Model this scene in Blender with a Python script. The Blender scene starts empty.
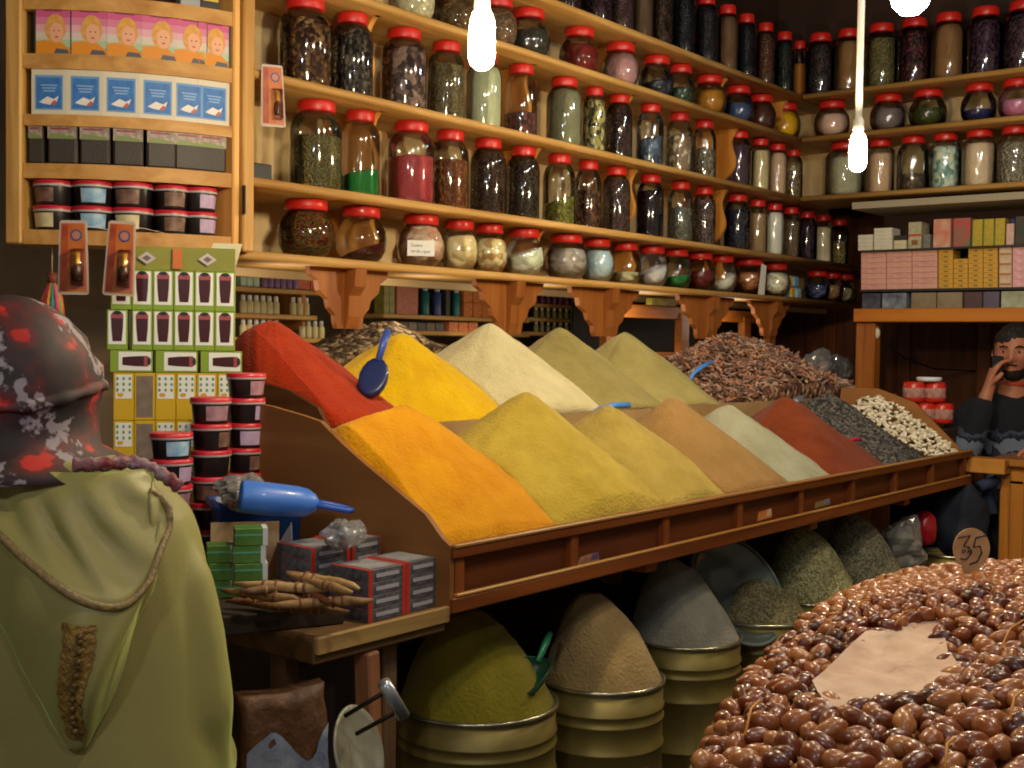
import bpy, bmesh, math, random
from mathutils import Vector, Matrix, noise, Euler
random.seed(7)
C = bpy.context.scene.collection
S = bpy.context.scene
PI = math.pi

# ------------------------------------------------------------------ camera
YAW, PITCH, ROLL, FPX = 0.6736, -0.0338, 0.0137, 1207.7
EYE = Vector((0, 0, 1.5))
FW = Vector((math.cos(YAW)*math.cos(PITCH), math.sin(YAW)*math.cos(PITCH), math.sin(PITCH)))
_r = Vector((math.sin(YAW), -math.cos(YAW), 0)); _u = _r.cross(FW)
RT = math.cos(ROLL)*_r + math.sin(ROLL)*_u
UP = -math.sin(ROLL)*_r + math.cos(ROLL)*_u
cd = bpy.data.cameras.new('camera'); cam = bpy.data.objects.new('camera', cd); C.objects.link(cam)
cd.sensor_width = 36; cd.lens = FPX*36/1024; cd.clip_start = .05; cd.clip_end = 60
mw = Matrix((RT, UP, -FW)).transposed().to_4x4(); mw.translation = EYE
cam.matrix_world = mw
S.camera = cam
# survey helpers: a sight line meets a known wall, shelf or table plane
def ray(x, y): return FW + RT*((x-512)/FPX) - UP*((y-384)/FPX)
def onY(x, y, Y): d = ray(x, y); return EYE + d*(Y/d.y)
def onX(x, y, X): d = ray(x, y); return EYE + d*(X/d.x)
def onZ(x, y, z): d = ray(x, y); return EYE + d*((z-1.5)/d.z)
def XatY(x, Y, z=1.7):      # X where the vertical sight line of column x meets the plane Y near height z
    y = 350
    for _ in range(4):
        p = onY(x, y, Y); y -= (z-p.z)*FPX/((p-EYE).dot(FW))
    return p.x
def YatX(x, X, z=1.9):
    y = 350
    for _ in range(4):
        p = onX(x, y, X); y -= (z-p.z)*FPX/((p-EYE).dot(FW))
    return p.y
def depth(p): return (Vector(p)-EYE).dot(FW)

# ------------------------------------------------------------------ world, exposure, lamps out of view
S.view_settings.view_transform = 'Standard'; S.view_settings.look = 'None'
S.view_settings.exposure = 0.12; S.view_settings.gamma = 1.0; S.view_settings.use_curve_mapping = False
S.cycles.transparent_max_bounces = 24; S.cycles.max_bounces = 8
S.cycles.use_denoising = True; S.cycles.filter_width = 1.9
w = bpy.data.worlds.new('world'); S.world = w; w.use_nodes = True
w.node_tree.nodes['Background'].inputs[0].default_value = (1.0, .78, .5, 1)
w.node_tree.nodes['Background'].inputs[1].default_value = .16
def lamp(name, loc, power, col, r=.05):
    l = bpy.data.lights.new(name, 'POINT'); l.energy = power; l.color = col; l.shadow_soft_size = r
    o = bpy.data.objects.new(name, l); C.objects.link(o); o.location = loc; return o
lamp('aisle_lamp', (.9, .35, 2.75), 26, (1, .88, .68), .04)
lamp('aisle_lamp', (2.1, .15, 2.7), 26, (1, .87, .66), .04)
lamp('aisle_lamp', (3.3, .45, 2.75), 34, (1, .87, .66), .04)
lamp('street_side_lamp', (-.7, .3, 2.3), 26, (.84, .9, 1), .04)
lamp('street_side_lamp', (.2, -.8, 2.5), 16, (.84, .9, 1), .04)

# ------------------------------------------------------------------ materials
def lin(c): return c/12.92 if c <= .04045 else ((c+.055)/1.055)**2.4
def hx(h):
    if not isinstance(h, str): return tuple(h)+(1,)
    h = h.lstrip('#'); return tuple(lin(int(h[i:i+2], 16)/255) for i in (0, 2, 4))+(1,)
_mc = {}
def newmat(name):
    m = bpy.data.materials.new(name); m.use_nodes = True
    nt = m.node_tree; return m, nt, nt.nodes['Principled BSDF']
def N(nt, t, **kw):
    n = nt.nodes.new(t)
    for k, v in kw.items(): setattr(n, k, v)
    return n
def coords(nt, sc=(1, 1, 1)):
    tc = N(nt, 'ShaderNodeTexCoord'); mp = N(nt, 'ShaderNodeMapping'); mp.inputs['Scale'].default_value = sc
    nt.links.new(tc.outputs['Object'], mp.inputs[0]); return mp.outputs[0]
def ramp(nt, fac, cols, interp='LINEAR'):
    r = N(nt, 'ShaderNodeValToRGB'); r.color_ramp.interpolation = interp
    e = r.color_ramp.elements
    pos = [i/(len(cols)-1 if interp == 'LINEAR' else len(cols)) for i in range(len(cols))]
    cp = [(c if isinstance(c, tuple) and isinstance(c[0], (int, float)) and isinstance(c[1], str) else (p, c)) for c, p in zip(cols, pos)]
    e[0].position = cp[0][0]; e[0].color = hx(cp[0][1]); e[1].position = cp[-1][0]; e[1].color = hx(cp[-1][1])
    for p, c in cp[1:-1]: x = e.new(p); x.color = hx(c)
    nt.links.new(fac, r.inputs[0]); return r.outputs[0]
def bump(nt, b, h, strength, dist):
    n = N(nt, 'ShaderNodeBump'); n.inputs['Strength'].default_value = strength; n.inputs['Distance'].default_value = dist
    nt.links.new(h, n.inputs['Height']); nt.links.new(n.outputs[0], b.inputs['Normal'])
def M(col, rough=.6, metal=0, var=None, bmp=None, spec=.5, coat=0, alpha=1, sheen=0):
    """plain surface; var=(scale, other colour), bmp=(scale, strength, distance)"""
    k = ('M', col, rough, metal, var, bmp, spec, coat, alpha, sheen)
    if k in _mc: return _mc[k]
    m, nt, b = newmat('surface_%d' % len(_mc))
    b.inputs['Base Color'].default_value = hx(col); b.inputs['Roughness'].default_value = rough
    b.inputs['Metallic'].default_value = metal; b.inputs['Specular IOR Level'].default_value = spec
    b.inputs['Coat Weight'].default_value = coat; b.inputs['Alpha'].default_value = alpha
    b.inputs['Sheen Weight'].default_value = sheen
    if var or bmp:
        v = coords(nt)
        if var:
            n = N(nt, 'ShaderNodeTexNoise'); n.inputs['Scale'].default_value = var[0]; n.inputs['Detail'].default_value = 5
            nt.links.new(v, n.inputs['Vector'])
            nt.links.new(ramp(nt, n.outputs[0], [(.32, col), (.68, var[1])]), b.inputs['Base Color'])
        if bmp:
            n = N(nt, 'ShaderNodeTexNoise'); n.inputs['Scale'].default_value = bmp[0]; n.inputs['Detail'].default_value = 6
            nt.links.new(v, n.inputs['Vector']); bump(nt, b, n.outputs[0], bmp[1], bmp[2])
    _mc[k] = m; return m
def powder(a, b2, grain=130, clump=9):
    k = ('P', a, b2, grain, clump)
    if k in _mc: return _mc[k]
    m, nt, b = newmat('powder_%d' % len(_mc)); v = coords(nt)
    n1 = N(nt, 'ShaderNodeTexNoise'); n1.inputs['Scale'].default_value = clump; n1.inputs['Detail'].default_value = 8; n1.inputs['Roughness'].default_value = .65
    n2 = N(nt, 'ShaderNodeTexNoise'); n2.inputs['Scale'].default_value = grain; n2.inputs['Detail'].default_value = 3
    for n in (n1, n2): nt.links.new(v, n.inputs['Vector'])
    nt.links.new(ramp(nt, n1.outputs[0], [(.3, a), (.7, b2)]), b.inputs['Base Color'])
    ad = N(nt, 'ShaderNodeMath', operation='ADD'); nt.links.new(n1.outputs[0], ad.inputs[0]); nt.links.new(n2.outputs[0], ad.inputs[1])
    bump(nt, b, ad.outputs[0], .55, .012)
    b.inputs['Roughness'].default_value = .95; b.inputs['Specular IOR Level'].default_value = .08; b.inputs['Sheen Weight'].default_value = .1
    _mc[k] = m; return m
def chunks(cols, scale=60, rough=.7, b3=.8, stretch=(1, 1, 1), dist=.008):
    k = ('C', tuple(cols), scale, rough, b3, stretch, dist)
    if k in _mc: return _mc[k]
    m, nt, b = newmat('pieces_%d' % len(_mc)); v = coords(nt, stretch)
    vo = N(nt, 'ShaderNodeTexVoronoi'); vo.inputs['Scale'].default_value = scale; nt.links.new(v, vo.inputs['Vector'])
    sp = N(nt, 'ShaderNodeSeparateColor'); nt.links.new(vo.outputs['Color'], sp.inputs[0])
    nt.links.new(ramp(nt, sp.outputs[0], list(cols), 'CONSTANT'), b.inputs['Base Color'])
    iv = N(nt, 'ShaderNodeMath', operation='SUBTRACT'); iv.inputs[0].default_value = 1; nt.links.new(vo.outputs['Distance'], iv.inputs[1])
    bump(nt, b, iv.outputs[0], b3, dist)
    b.inputs['Roughness'].default_value = rough; b.inputs['Specular IOR Level'].default_value = .3
    _mc[k] = m; return m
def wood(a, b2, axis='x', rough=.5, scale=1):
    k = ('W', a, b2, axis, rough, scale)
    if k in _mc: return _mc[k]
    m, nt, b = newmat('wood_%d' % len(_mc))
    sc = {'x': (1.2, 14, 14), 'y': (14, 1.2, 14), 'z': (14, 14, 1.2)}[axis]
    v = coords(nt, tuple(s*scale for s in sc))
    n = N(nt, 'ShaderNodeTexNoise'); n.inputs['Scale'].default_value = 1.6; n.inputs['Detail'].default_value = 8; n.inputs['Distortion'].default_value = .6
    nt.links.new(v, n.inputs['Vector'])
    nt.links.new(ramp(nt, n.outputs[0], [(.28, a), (.7, b2)]), b.inputs['Base Color'])
    bump(nt, b, n.outputs[0], .25, .004)
    b.inputs['Roughness'].default_value = rough; b.inputs['Specular IOR Level'].default_value = .35
    _mc[k] = m; return m
def stripes(a, b2, scale, axis='x', rough=.6, cut=.5):
    k = ('S', a, b2, scale, axis, rough, cut)
    if k in _mc: return _mc[k]
    m, nt, b = newmat('print_%d' % len(_mc)); v = coords(nt)
    n = N(nt, 'ShaderNodeTexWave', bands_direction=axis.upper()); n.inputs['Scale'].default_value = scale; n.inputs['Distortion'].default_value = .4
    nt.links.new(v, n.inputs['Vector'])
    nt.links.new(ramp(nt, n.outputs[0], [(cut-.04, a), (cut+.04, b2)]), b.inputs['Base Color'])
    b.inputs['Roughness'].default_value = rough
    _mc[k] = m; return m
def clear(tint='ffffff', rough=.02, gain=1.0, base=.03, key='glass', haze=0):
    """thin clear wall: transparent with a Fresnel reflection"""
    k = ('G', tint, rough, gain, base, haze)
    if k in _mc: return _mc[k]
    m = bpy.data.materials.new(key); m.use_nodes = True; nt = m.node_tree; nt.nodes.clear()
    o = N(nt, 'ShaderNodeOutputMaterial'); mx = N(nt, 'ShaderNodeMixShader')
    t = N(nt, 'ShaderNodeBsdfTransparent'); t.inputs[0].default_value = hx(tint)
    g = N(nt, 'ShaderNodeBsdfGlossy'); g.inputs['Roughness'].default_value = rough
    f = N(nt, 'ShaderNodeFresnel'); f.inputs[0].default_value = 1.5
    ma = N(nt, 'ShaderNodeMath', operation='MULTIPLY_ADD'); ma.inputs[1].default_value = gain; ma.inputs[2].default_value = base
    nt.links.new(f.outputs[0], ma.inputs[0]); nt.links.new(ma.outputs[0], mx.inputs[0])
    last = t.outputs[0]
    if haze:
        d = N(nt, 'ShaderNodeBsdfDiffuse'); d.inputs[0].default_value = hx('e8e8e8'); m2 = N(nt, 'ShaderNodeMixShader'); m2.inputs[0].default_value = haze
        nt.links.new(last, m2.inputs[1]); nt.links.new(d.outputs[0], m2.inputs[2]); last = m2.outputs[0]
    nt.links.new(last, mx.inputs[1]); nt.links.new(g.outputs[0], mx.inputs[2])
    nt.links.new(mx.outputs[0], o.inputs[0])
    _mc[k] = m; return m
def glow(col, s):
    m = bpy.data.materials.new('lamp_glow'); m.use_nodes = True; nt = m.node_tree; b = nt.nodes['Principled BSDF']
    b.inputs['Emission Color'].default_value = tuple(col)+(1,); b.inputs['Emission Strength'].default_value = s; return m

# ------------------------------------------------------------------ mesh builder
class MB:
    def __init__(s): s.v = []; s.f = []; s.m = []; s.mats = []; s.T = Matrix.Identity(4); s.smooth = []
    def mi(s, m):
        if m not in s.mats: s.mats.append(m)
        return s.mats.index(m)
    def add(s, vs, fs, mat, smooth=True):
        b = len(s.v); k = s.mi(mat)
        s.v += [s.T @ Vector(p) for p in vs]
        for f in fs: s.f.append(tuple(b+i for i in f)); s.m.append(k); s.smooth.append(smooth)
        return s
    def box(s, c, d, mat, ch=.002, R=None):
        hxx, hy, hz = d[0]/2, d[1]/2, d[2]/2; ch = min(ch, hxx*.45, hy*.45, hz*.45)
        c = Vector(c)
        bm = bmesh.new(); bmesh.ops.create_cube(bm, size=1)
        for v in bm.verts: v.co = Vector((v.co.x*d[0], v.co.y*d[1], v.co.z*d[2]))
        if ch > .0004: bmesh.ops.bevel(bm, geom=bm.edges[:], offset=ch, segments=1, affect='EDGES')
        vs = [(R @ v.co if R else v.co)+c for v in bm.verts]; fs = [[v.index for v in f.verts] for f in bm.faces]
        bm.free(); return s.add(vs, fs, mat, False)
    def lathe(s, prof, mat, seg=24, c=(0, 0, 0), cap0=False, cap1=False, R=None, smooth=True, a0=0, a1=None, jit=None):
        full = a1 is None; n = seg if full else seg+1; vs = []; c = Vector(c)
        for (r, z) in prof:
            for i in range(n):
                a = 2*PI*i/seg if full else a0+(a1-a0)*i/seg
                p = Vector((r*math.cos(a), r*math.sin(a), z))
                if jit: p = jit(p)
                vs.append((R @ p if R else p)+c)
        fs = []
        for j in range(len(prof)-1):
            for i in range(seg):
                i2 = (i+1) % n
                fs.append((j*n+i, j*n+i2, (j+1)*n+i2, (j+1)*n+i))
        if cap0: fs.append(tuple(reversed(range(n))))
        if cap1: fs.append(tuple(range((len(prof)-1)*n, len(prof)*n)))
        return s.add(vs, fs, mat, smooth)
    def tube(s, path, r, mat, seg=8, cap=True, flat=1.0):
        path = [Vector(p) for p in path]; n = len(path); vs = []; pn = None
        for i, p in enumerate(path):
            t = (path[min(i+1, n-1)]-path[max(i-1, 0)]).normalized()
            if pn is None: pn = t.orthogonal().normalized()
            pn = (pn-t*pn.dot(t)).normalized(); q = t.cross(pn)
            rr = r[i] if isinstance(r, (list, tuple)) else r
            for k in range(seg):
                a = 2*PI*k/seg; vs.append(p+pn*math.cos(a)*rr+q*math.sin(a)*rr*flat)
        fs = [(i*seg+k, i*seg+(k+1) % seg, (i+1)*seg+(k+1) % seg, (i+1)*seg+k) for i in range(n-1) for k in range(seg)]
        if cap: fs += [tuple(reversed(range(seg))), tuple(range((n-1)*seg, n*seg))]
        return s.add(vs, fs, mat)
    def ball(s, c, r, mat, seg=12, rings=8, R=None, jit=None):
        r = Vector(r) if not isinstance(r, (int, float)) else Vector((r, r, r)); vs = []; c = Vector(c)
        for j in range(1, rings):
            for i in range(seg):
                a, b = 2*PI*i/seg, PI*j/rings
                p = Vector((math.sin(b)*math.cos(a)*r.x, math.sin(b)*math.sin(a)*r.y, -math.cos(b)*r.z)); vs.append(p)
        vs += [Vector((0, 0, -r.z)), Vector((0, 0, r.z))]
        if jit: vs = [jit(p) for p in vs]
        vs = [(R @ p if R else p)+c for p in vs]
        fs = [(j*seg+i, j*seg+(i+1) % seg, (j+1)*seg+(i+1) % seg, (j+1)*seg+i) for j in range(rings-2) for i in range(seg)]
        a = (rings-1)*seg; fs += [(a, (i+1) % seg, i) for i in range(seg)]
        b = (rings-2)*seg; fs += [(a+1, b+i, b+(i+1) % seg) for i in range(seg)]
        return s.add(vs, fs, mat)
    def prism(s, pts, y0, y1, mat, axis='y', smooth=False):
        """outline pts (u,v) extruded between y0 and y1 along the axis"""
        def P(u, v, t): return {'y': (u, t, v), 'x': (t, u, v), 'z': (u, v, t)}[axis]
        n = len(pts); vs = [P(u, v, y0) for u, v in pts]+[P(u, v, y1) for u, v in pts]
        fs = [tuple(range(n)), tuple(reversed(range(n, 2*n)))]+[(i, i+n, (i+1) % n+n, (i+1) % n) for i in range(n)]
        return s.add(vs, fs, mat, smooth)
    def quadstrip(s, pts, y, mat, t=.0006):      # printed patch lying just proud of a face that looks toward -y
        return s.prism(pts, y-t, y, mat)
    def loft(s, rings, mat, cap=True, closed=True):
        n = len(rings[0]); vs = [p for r in rings for p in r]; m = n if closed else n-1
        fs = [(j*n+i, j*n+(i+1) % n, (j+1)*n+(i+1) % n, (j+1)*n+i) for j in range(len(rings)-1) for i in range(m)]
        if cap and closed: fs += [tuple(reversed(range(n))), tuple(range((len(rings)-1)*n, len(rings)*n))]
        return s.add(vs, fs, mat)
    def mesh(s, name):
        me = bpy.data.meshes.new(name); me.from_pydata([tuple(p) for p in s.v], [], s.f)
        for m in s.mats: me.materials.append(m)
        me.polygons.foreach_set('material_index', s.m); me.polygons.foreach_set('use_smooth', s.smooth)
        bm = bmesh.new(); bm.from_mesh(me); bmesh.ops.recalc_face_normals(bm, faces=bm.faces); bm.to_mesh(me); bm.free()
        return me
    def build(s, name, parent=None, loc=None, rz=0):
        return put(name, s.mesh(name), parent, loc, rz)
def put(name, me, parent=None, loc=None, rz=0, rot=None, scale=None):
    o = bpy.data.objects.new(name, me); C.objects.link(o)
    if parent: o.parent = parent
    if loc is not None: o.location = loc
    o.rotation_euler = rot if rot else (0, 0, rz)
    if scale is not None: o.scale = scale if not isinstance(scale, (int, float)) else (scale,)*3
    return o
def tag(o, label, cat, group=None, kind=None):
    if label: o['label'] = label
    if cat: o['category'] = cat
    if group: o['group'] = group
    if kind: o['kind'] = kind
    return o
def thing(name, label, cat, loc=(0, 0, 0), rz=0, group=None, scale=None, rot=None):
    return tag(put(name, None, None, loc, rz, rot, scale), label, cat, group)
def dup(root, loc, rz=None, label=None, group=None, scale=None):
    def cp(o, par):
        c = o.copy(); C.objects.link(c)
        if par: c.parent = par
        for ch in list(o.children): cp(ch, c)
        return c
    r = cp(root, None); r.location = loc
    if rz is not None: r.rotation_euler = (0, 0, rz)
    if label: r['label'] = label
    if group: r['group'] = group
    if scale is not None: r.scale = scale if not isinstance(scale, (int, float)) else (scale,)*3
    return r
def struct(name, mb, label=None): o = mb.build(name); o['kind'] = 'structure'; return o
ORD = 'first second third fourth fifth sixth seventh eighth ninth tenth eleventh twelfth thirteenth fourteenth fifteenth sixteenth seventeenth eighteenth nineteenth twentieth'.split()
def fbm(p, s=1.0): return noise.fractal(Vector(p)*s, 1.0, 2.0, 4)
PINE = wood('a87834', 'd8ac66', 'x'); PINEY = wood('a87834', 'd8ac66', 'y'); PINEZ = wood('a87834', 'd8ac66', 'z')
OAK = wood('7a3f10', 'b06a24', 'x'); OAKZ = wood('7a3f10', 'b06a24', 'z'); OAKY = wood('7a3f10', 'b06a24', 'y')
# ------------------------------------------------------------------ room shell
CREAM = M('e0c898', .8, var=(2.2, 'cdae78'), bmp=(25, .2, .01))
DARKW = M('2c170d', .7, var=(3, '3b2112'))
b = MB(); b.box((3, .4, -.05), (10, 7, .1), M('4a3c30', .7, var=(4, '332a22'), bmp=(12, .4, .01)), 0); struct('floor', b)
b = MB(); b.box((3, .4, 3.36), (10, 7, .1), DARKW, 0); struct('ceiling', b)
b = MB(); b.box((4.13, 2.83, 2.18), (4.34, .04, .99), CREAM, 0); struct('wall_left', b)
b = MB(); b.box((4.13, 2.83, 3.0), (4.34, .04, .62), DARKW, 0); struct('wall_left_upper', b)
b = MB(); b.box((2.5, 3.42, 1.6), (9, .04, 3.4), M('8c7a60', .85, var=(3, '6f5c46')), 0); struct('wall_left_rear', b)
b = MB(); b.box((5.66, .4, 2.44), (.04, 4.86, .5), CREAM, 0); struct('wall_back', b)
b = MB(); b.box((5.66, .4, 3.0), (.04, 4.86, .62), DARKW, 0); struct('wall_back_upper', b)
b = MB(); b.box((6.4, .4, 1.6), (.04, 6, 3.4), wood('3a1c0c', '6a3514', 'z', .6), 0)
for k in range(12): b.box((6.37, -1.8+k*.42, 1.0), (.03, .07, 2.0), wood('4d260e', '7d441a', 'z', .5), .006)
struct('wall_back_rear', b)
b = MB(); b.box((.2, 3.2, 1.6), (2.2, .05, 3.4), M('060505', .95), 0); struct('wall_left_near', b)

# ------------------------------------------------------------------ jar shelves (two runs that meet in the corner)
ZL = {1: 1.7316, 2: 1.9240, 3: 2.2046, 4: 2.4806, 5: 2.6801}
XS = 5.27
def bull(b, p0, p1, z, d, t, mat, inward):
    """board with a rounded nose; p0->p1 is its front edge, inward the direction to the wall, z its top"""
    p0 = Vector(p0); p1 = Vector(p1); iw = Vector(inward)
    prof = [(0, -t*.5), (t*.12, -t*.12), (t*.35, 0), (d, 0), (d, -t), (t*.35, -t), (t*.12, -t*.88)]
    rings = [[(p+iw*u)+Vector((0, 0, z+v)) for u, v in prof] for p in (p0, p1)]
    b.loft(rings, mat)
shelfnames = {1: 'lowest', 2: 'second', 3: 'third', 4: 'fourth', 5: 'top'}
for k in (1, 2, 3, 4, 5):
    b = MB(); bull(b, (2.03, 2.5, 0), (6.2 if k < 3 else XS+.37, 2.5, 0), ZL[k], .3, .024, PINE, (0, 1, 0))
    tag(b.build('shelf_board'), 'long rounded pine shelf on the left wall, the %s one up' % shelfnames[k] if k > 1 else 'long pine shelf on carved corbels, lowest of the left wall', 'shelf', 'pine shelves of the left wall')
for k in (3, 4, 5):
    b = MB(); bull(b, (XS, -1.5, 0), (XS, 2.495, 0), ZL[k], .36, .024, PINEY, (1, 0, 0))
    tag(b.build('shelf_board'), 'pine shelf across the back wall, %s of three' % {3: 'lowest', 4: 'middle', 5: 'topmost'}[k], 'shelf', 'pine shelves of the back wall')
# scroll shaped uprights between the shelves
def scroll(z0, z1, depth_):
    pts = [(0.28, z0), (.28, z1), (.03, z1)]
    H = z1-z0
    for i in range(13):
        t = i/12; pts.append((.03+.03*math.sin(t*PI*2.0+.6)+t*.09, z1-t*H))
    return pts
SCM = wood('a8661f', 'd99a48', 'z')
for k, cols in ((1, (388, 553, 645, 735)), (2, (388, 548, 645, 735)), (3, (384, 541, 640, 745)), (4, (640, 735, 795))):
    z0, z1 = ZL[k], ZL[k+1]-.024
    for i, cx in enumerate(cols):
        X = XatY(cx, 2.53, (z0+z1)/2)
        b = MB(); b.prism([(u, v) for u, v in scroll(z0+.001, z1-.001, .25)], -.009, .009, SCM, 'x')
        tag(b.build('shelf_support', loc=(X, 2.52, 0)), 'scroll-cut wooden upright on the %s shelf, %s from the left' % (shelfnames[k], ORD[i]), 'shelf support', 'scroll-cut uprights between the shelves')

# corbels below the lowest shelf: a fretted plate with a rib on its face
CORB = wood('7c4416', 'a0622c', 'z', .45)
def corbel(x0, x1, zb, i):
    xc = (x0+x1)/2; hw = (x1-x0)/2; zt = ZL[1]-.024
    H = zt-zb; half = [(1, 1), (.98, .88), (.8, .78), (.76, .62), (.55, .48), (.5, .34), (.36, .22), (.34, .08), (.3, 0)]
    pts = [(xc+hw*u, zb+H*v) for u, v in half]+[(xc-hw*u, zb+H*v) for u, v in reversed(half)]
    t = thing('corbel', 'carved wooden corbel under the lowest shelf, %s from the left' % ORD[i], 'corbel', (0, 0, 0), 0, 'carved corbels under the jar shelf')
    b = MB(); b.prism(pts, 2.55, 2.57, CORB, 'y'); b.build('plate', t)
    b = MB()
    ribp = [(2.55, zt), (2.503, zt), (2.508, zt-.3*H), (2.53, zt-.45*H), (2.532, zb+.2*H), (2.545, zb), (2.55, zb)]
    b.prism(ribp, xc-.022, xc+.022, CORB, 'x'); b.build('rib', t)
for i, (a, c_, zb) in enumerate(((2.284, 2.593, 1.535), (3.0, 3.364, 1.53), (3.53, 3.98, 1.53), (4.28, 4.75, 1.53), (4.9, 5.3, 1.55))): corbel(a, c_, zb, i)
# rail that the corbels stand on
b = MB(); b.box((3.6, 2.62, 1.40), (3.4, .05, .05), OAK); tag(b.build('ledge_rail'), 'brown wooden rail running behind the spice heaps', 'rail')

# ------------------------------------------------------------------ jars
GLASS = clear('f6f8f4', .06, 1.3, .05)
LIDR = M('c6231b', .35, coat=.2, bmp=(40, .05, .004))
LIDD = M('a51d1a', .4)
def ribs(prof): return prof
BOT = [(.42, 0), (.47, .01), (.5, .05), (.5, .66), (.485, .74), (.42, .81), (.335, .86), (.31, .885), (.31, .95)]
GLO = [(.24, 0), (.30, .01), (.4, .09), (.475, .22), (.5, .40), (.475, .57), (.40, .70), (.34, .77), (.32, .81), (.32, .93)]
def facet(p):  # moulded glass, flats round the body
    a = math.atan2(p.y, p.x); r = math.hypot(p.x, p.y)
    if r > .36: r *= 1-.018*(1-math.cos(8*a))*.5
    return Vector((r*math.cos(a), r*math.sin(a), p.z))
_jm = {}
def jar_meshes(kind):
    if kind in _jm: return _jm[kind]
    prof = BOT if kind == 'bottle' else GLO
    b = MB(); b.lathe(prof, GLASS, 28, cap0=True, jit=facet); g = b.mesh('glass_jar')
    b = MB(); R = .36 if kind == 'bottle' else .365; z0 = .875 if kind == 'bottle' else .815
    kn = lambda p: p if math.hypot(p.x, p.y) < R*.98 else p*1.0
    b.lathe([(R*.97, z0), (R, z0+.01), (R, .975), (R*.95, .993), (R*.9, 1.0), (R*.84, .992), (0.001, .992)], LIDR, 28, cap0=True, jit=lambda p: Vector((p.x*(1+.012*math.cos(28*math.atan2(p.y, p.x))), p.y*(1+.012*math.cos(28*math.atan2(p.y, p.x))), p.z)))
    l = b.mesh('lid'); _jm[kind] = (g, l); return g, l
def prof_r(prof, z):
    for (r0, z0), (r1, z1) in zip(prof, prof[1:]):
        if z0 <= z <= z1: return r0+(r1-r0)*(z-z0)/max(1e-6, z1-z0)
    return prof[-1][0]
def fill_mesh(kind, fill, mat, tilt, wdt, hgt, seed):
    prof = BOT if kind == 'bottle' else GLO
    b = MB(); zs = [.016+(fill-.016)*i/9 for i in range(10)]
    rings = [(max(.02, prof_r(prof, z)*.955), z) for z in zs]
    top = fill; rt = rings[-1][0]
    rings += [(rt*.93, top+.012), (rt*.6, top+.03), (rt*.25, top+.04), (.004, top+.045)]
    def jit(p):
        rr = math.hypot(p.x, p.y)
        if p.z > fill*.4:
            k = (p.z-fill*.4)/(fill*.6)
            z = p.z+k*(tilt*p.x*.8-tilt*.35*p.y)+(k > .98)*.015*fbm((p.x*3+seed, p.y*3, seed))
            zc = min(max(z, .03), .84); lim = prof_r(prof, zc)*.95
            f = min(1, lim/max(rr, 1e-4)); return Vector((p.x*f, p.y*f, zc))
        return p
    b.lathe(rings, mat, 24, cap0=True, jit=jit); me = b.mesh('contents')
    return me
def jar(kind, x, y, z, wd, h, fill, mat, label, group, tilt=0, rz=0):
    lv = min(range(1, 6), key=lambda k: abs(ZL[k]-z))
    if lv < 5: h = min(h, ZL[lv+1]-.024-ZL[lv]-.004)
    g, l = jar_meshes(kind)
    t = thing('storage_jar', label, 'jar', (x, y, z), rz, group, (wd, wd, h))
    put('glass', g, t); put('lid', l, t)
    if fill: put('contents', fill_mesh(kind, fill, mat, tilt, wd, h, x*7+z), t)
    return t
SEEDG = lambda: chunks(['8d8350', 'a39763', '6f6438', 'b7ab78'], 14, .8)
def up(h):
    c = [int(h[i:i+2], 16) for i in (0, 2, 4)]; k = 1.3 if max(c) < 150 else 1.0; a = 10 if max(c) < 150 else 0
    return ''.join('%02x' % min(255, int(q*k+a)) for q in c)
def ch(*c, s=11): return chunks([up(h) for h in c], s, .65, .9 if s > 9 else .5, (1, 1, 1.6), .05 if s > 9 else .02)
def pw(a, b2): return powder(a, b2, 30, 5)
DK = ch('2a1c18', '45302a', '1c1412', '5b4238', s=16)
DKP = ch('2c1722', '48283a', '1c1016', '3c2430', s=16)
BRN = ch('7a4a26', '9b6a3d', '5c3418', 'b58554', s=14)
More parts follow.
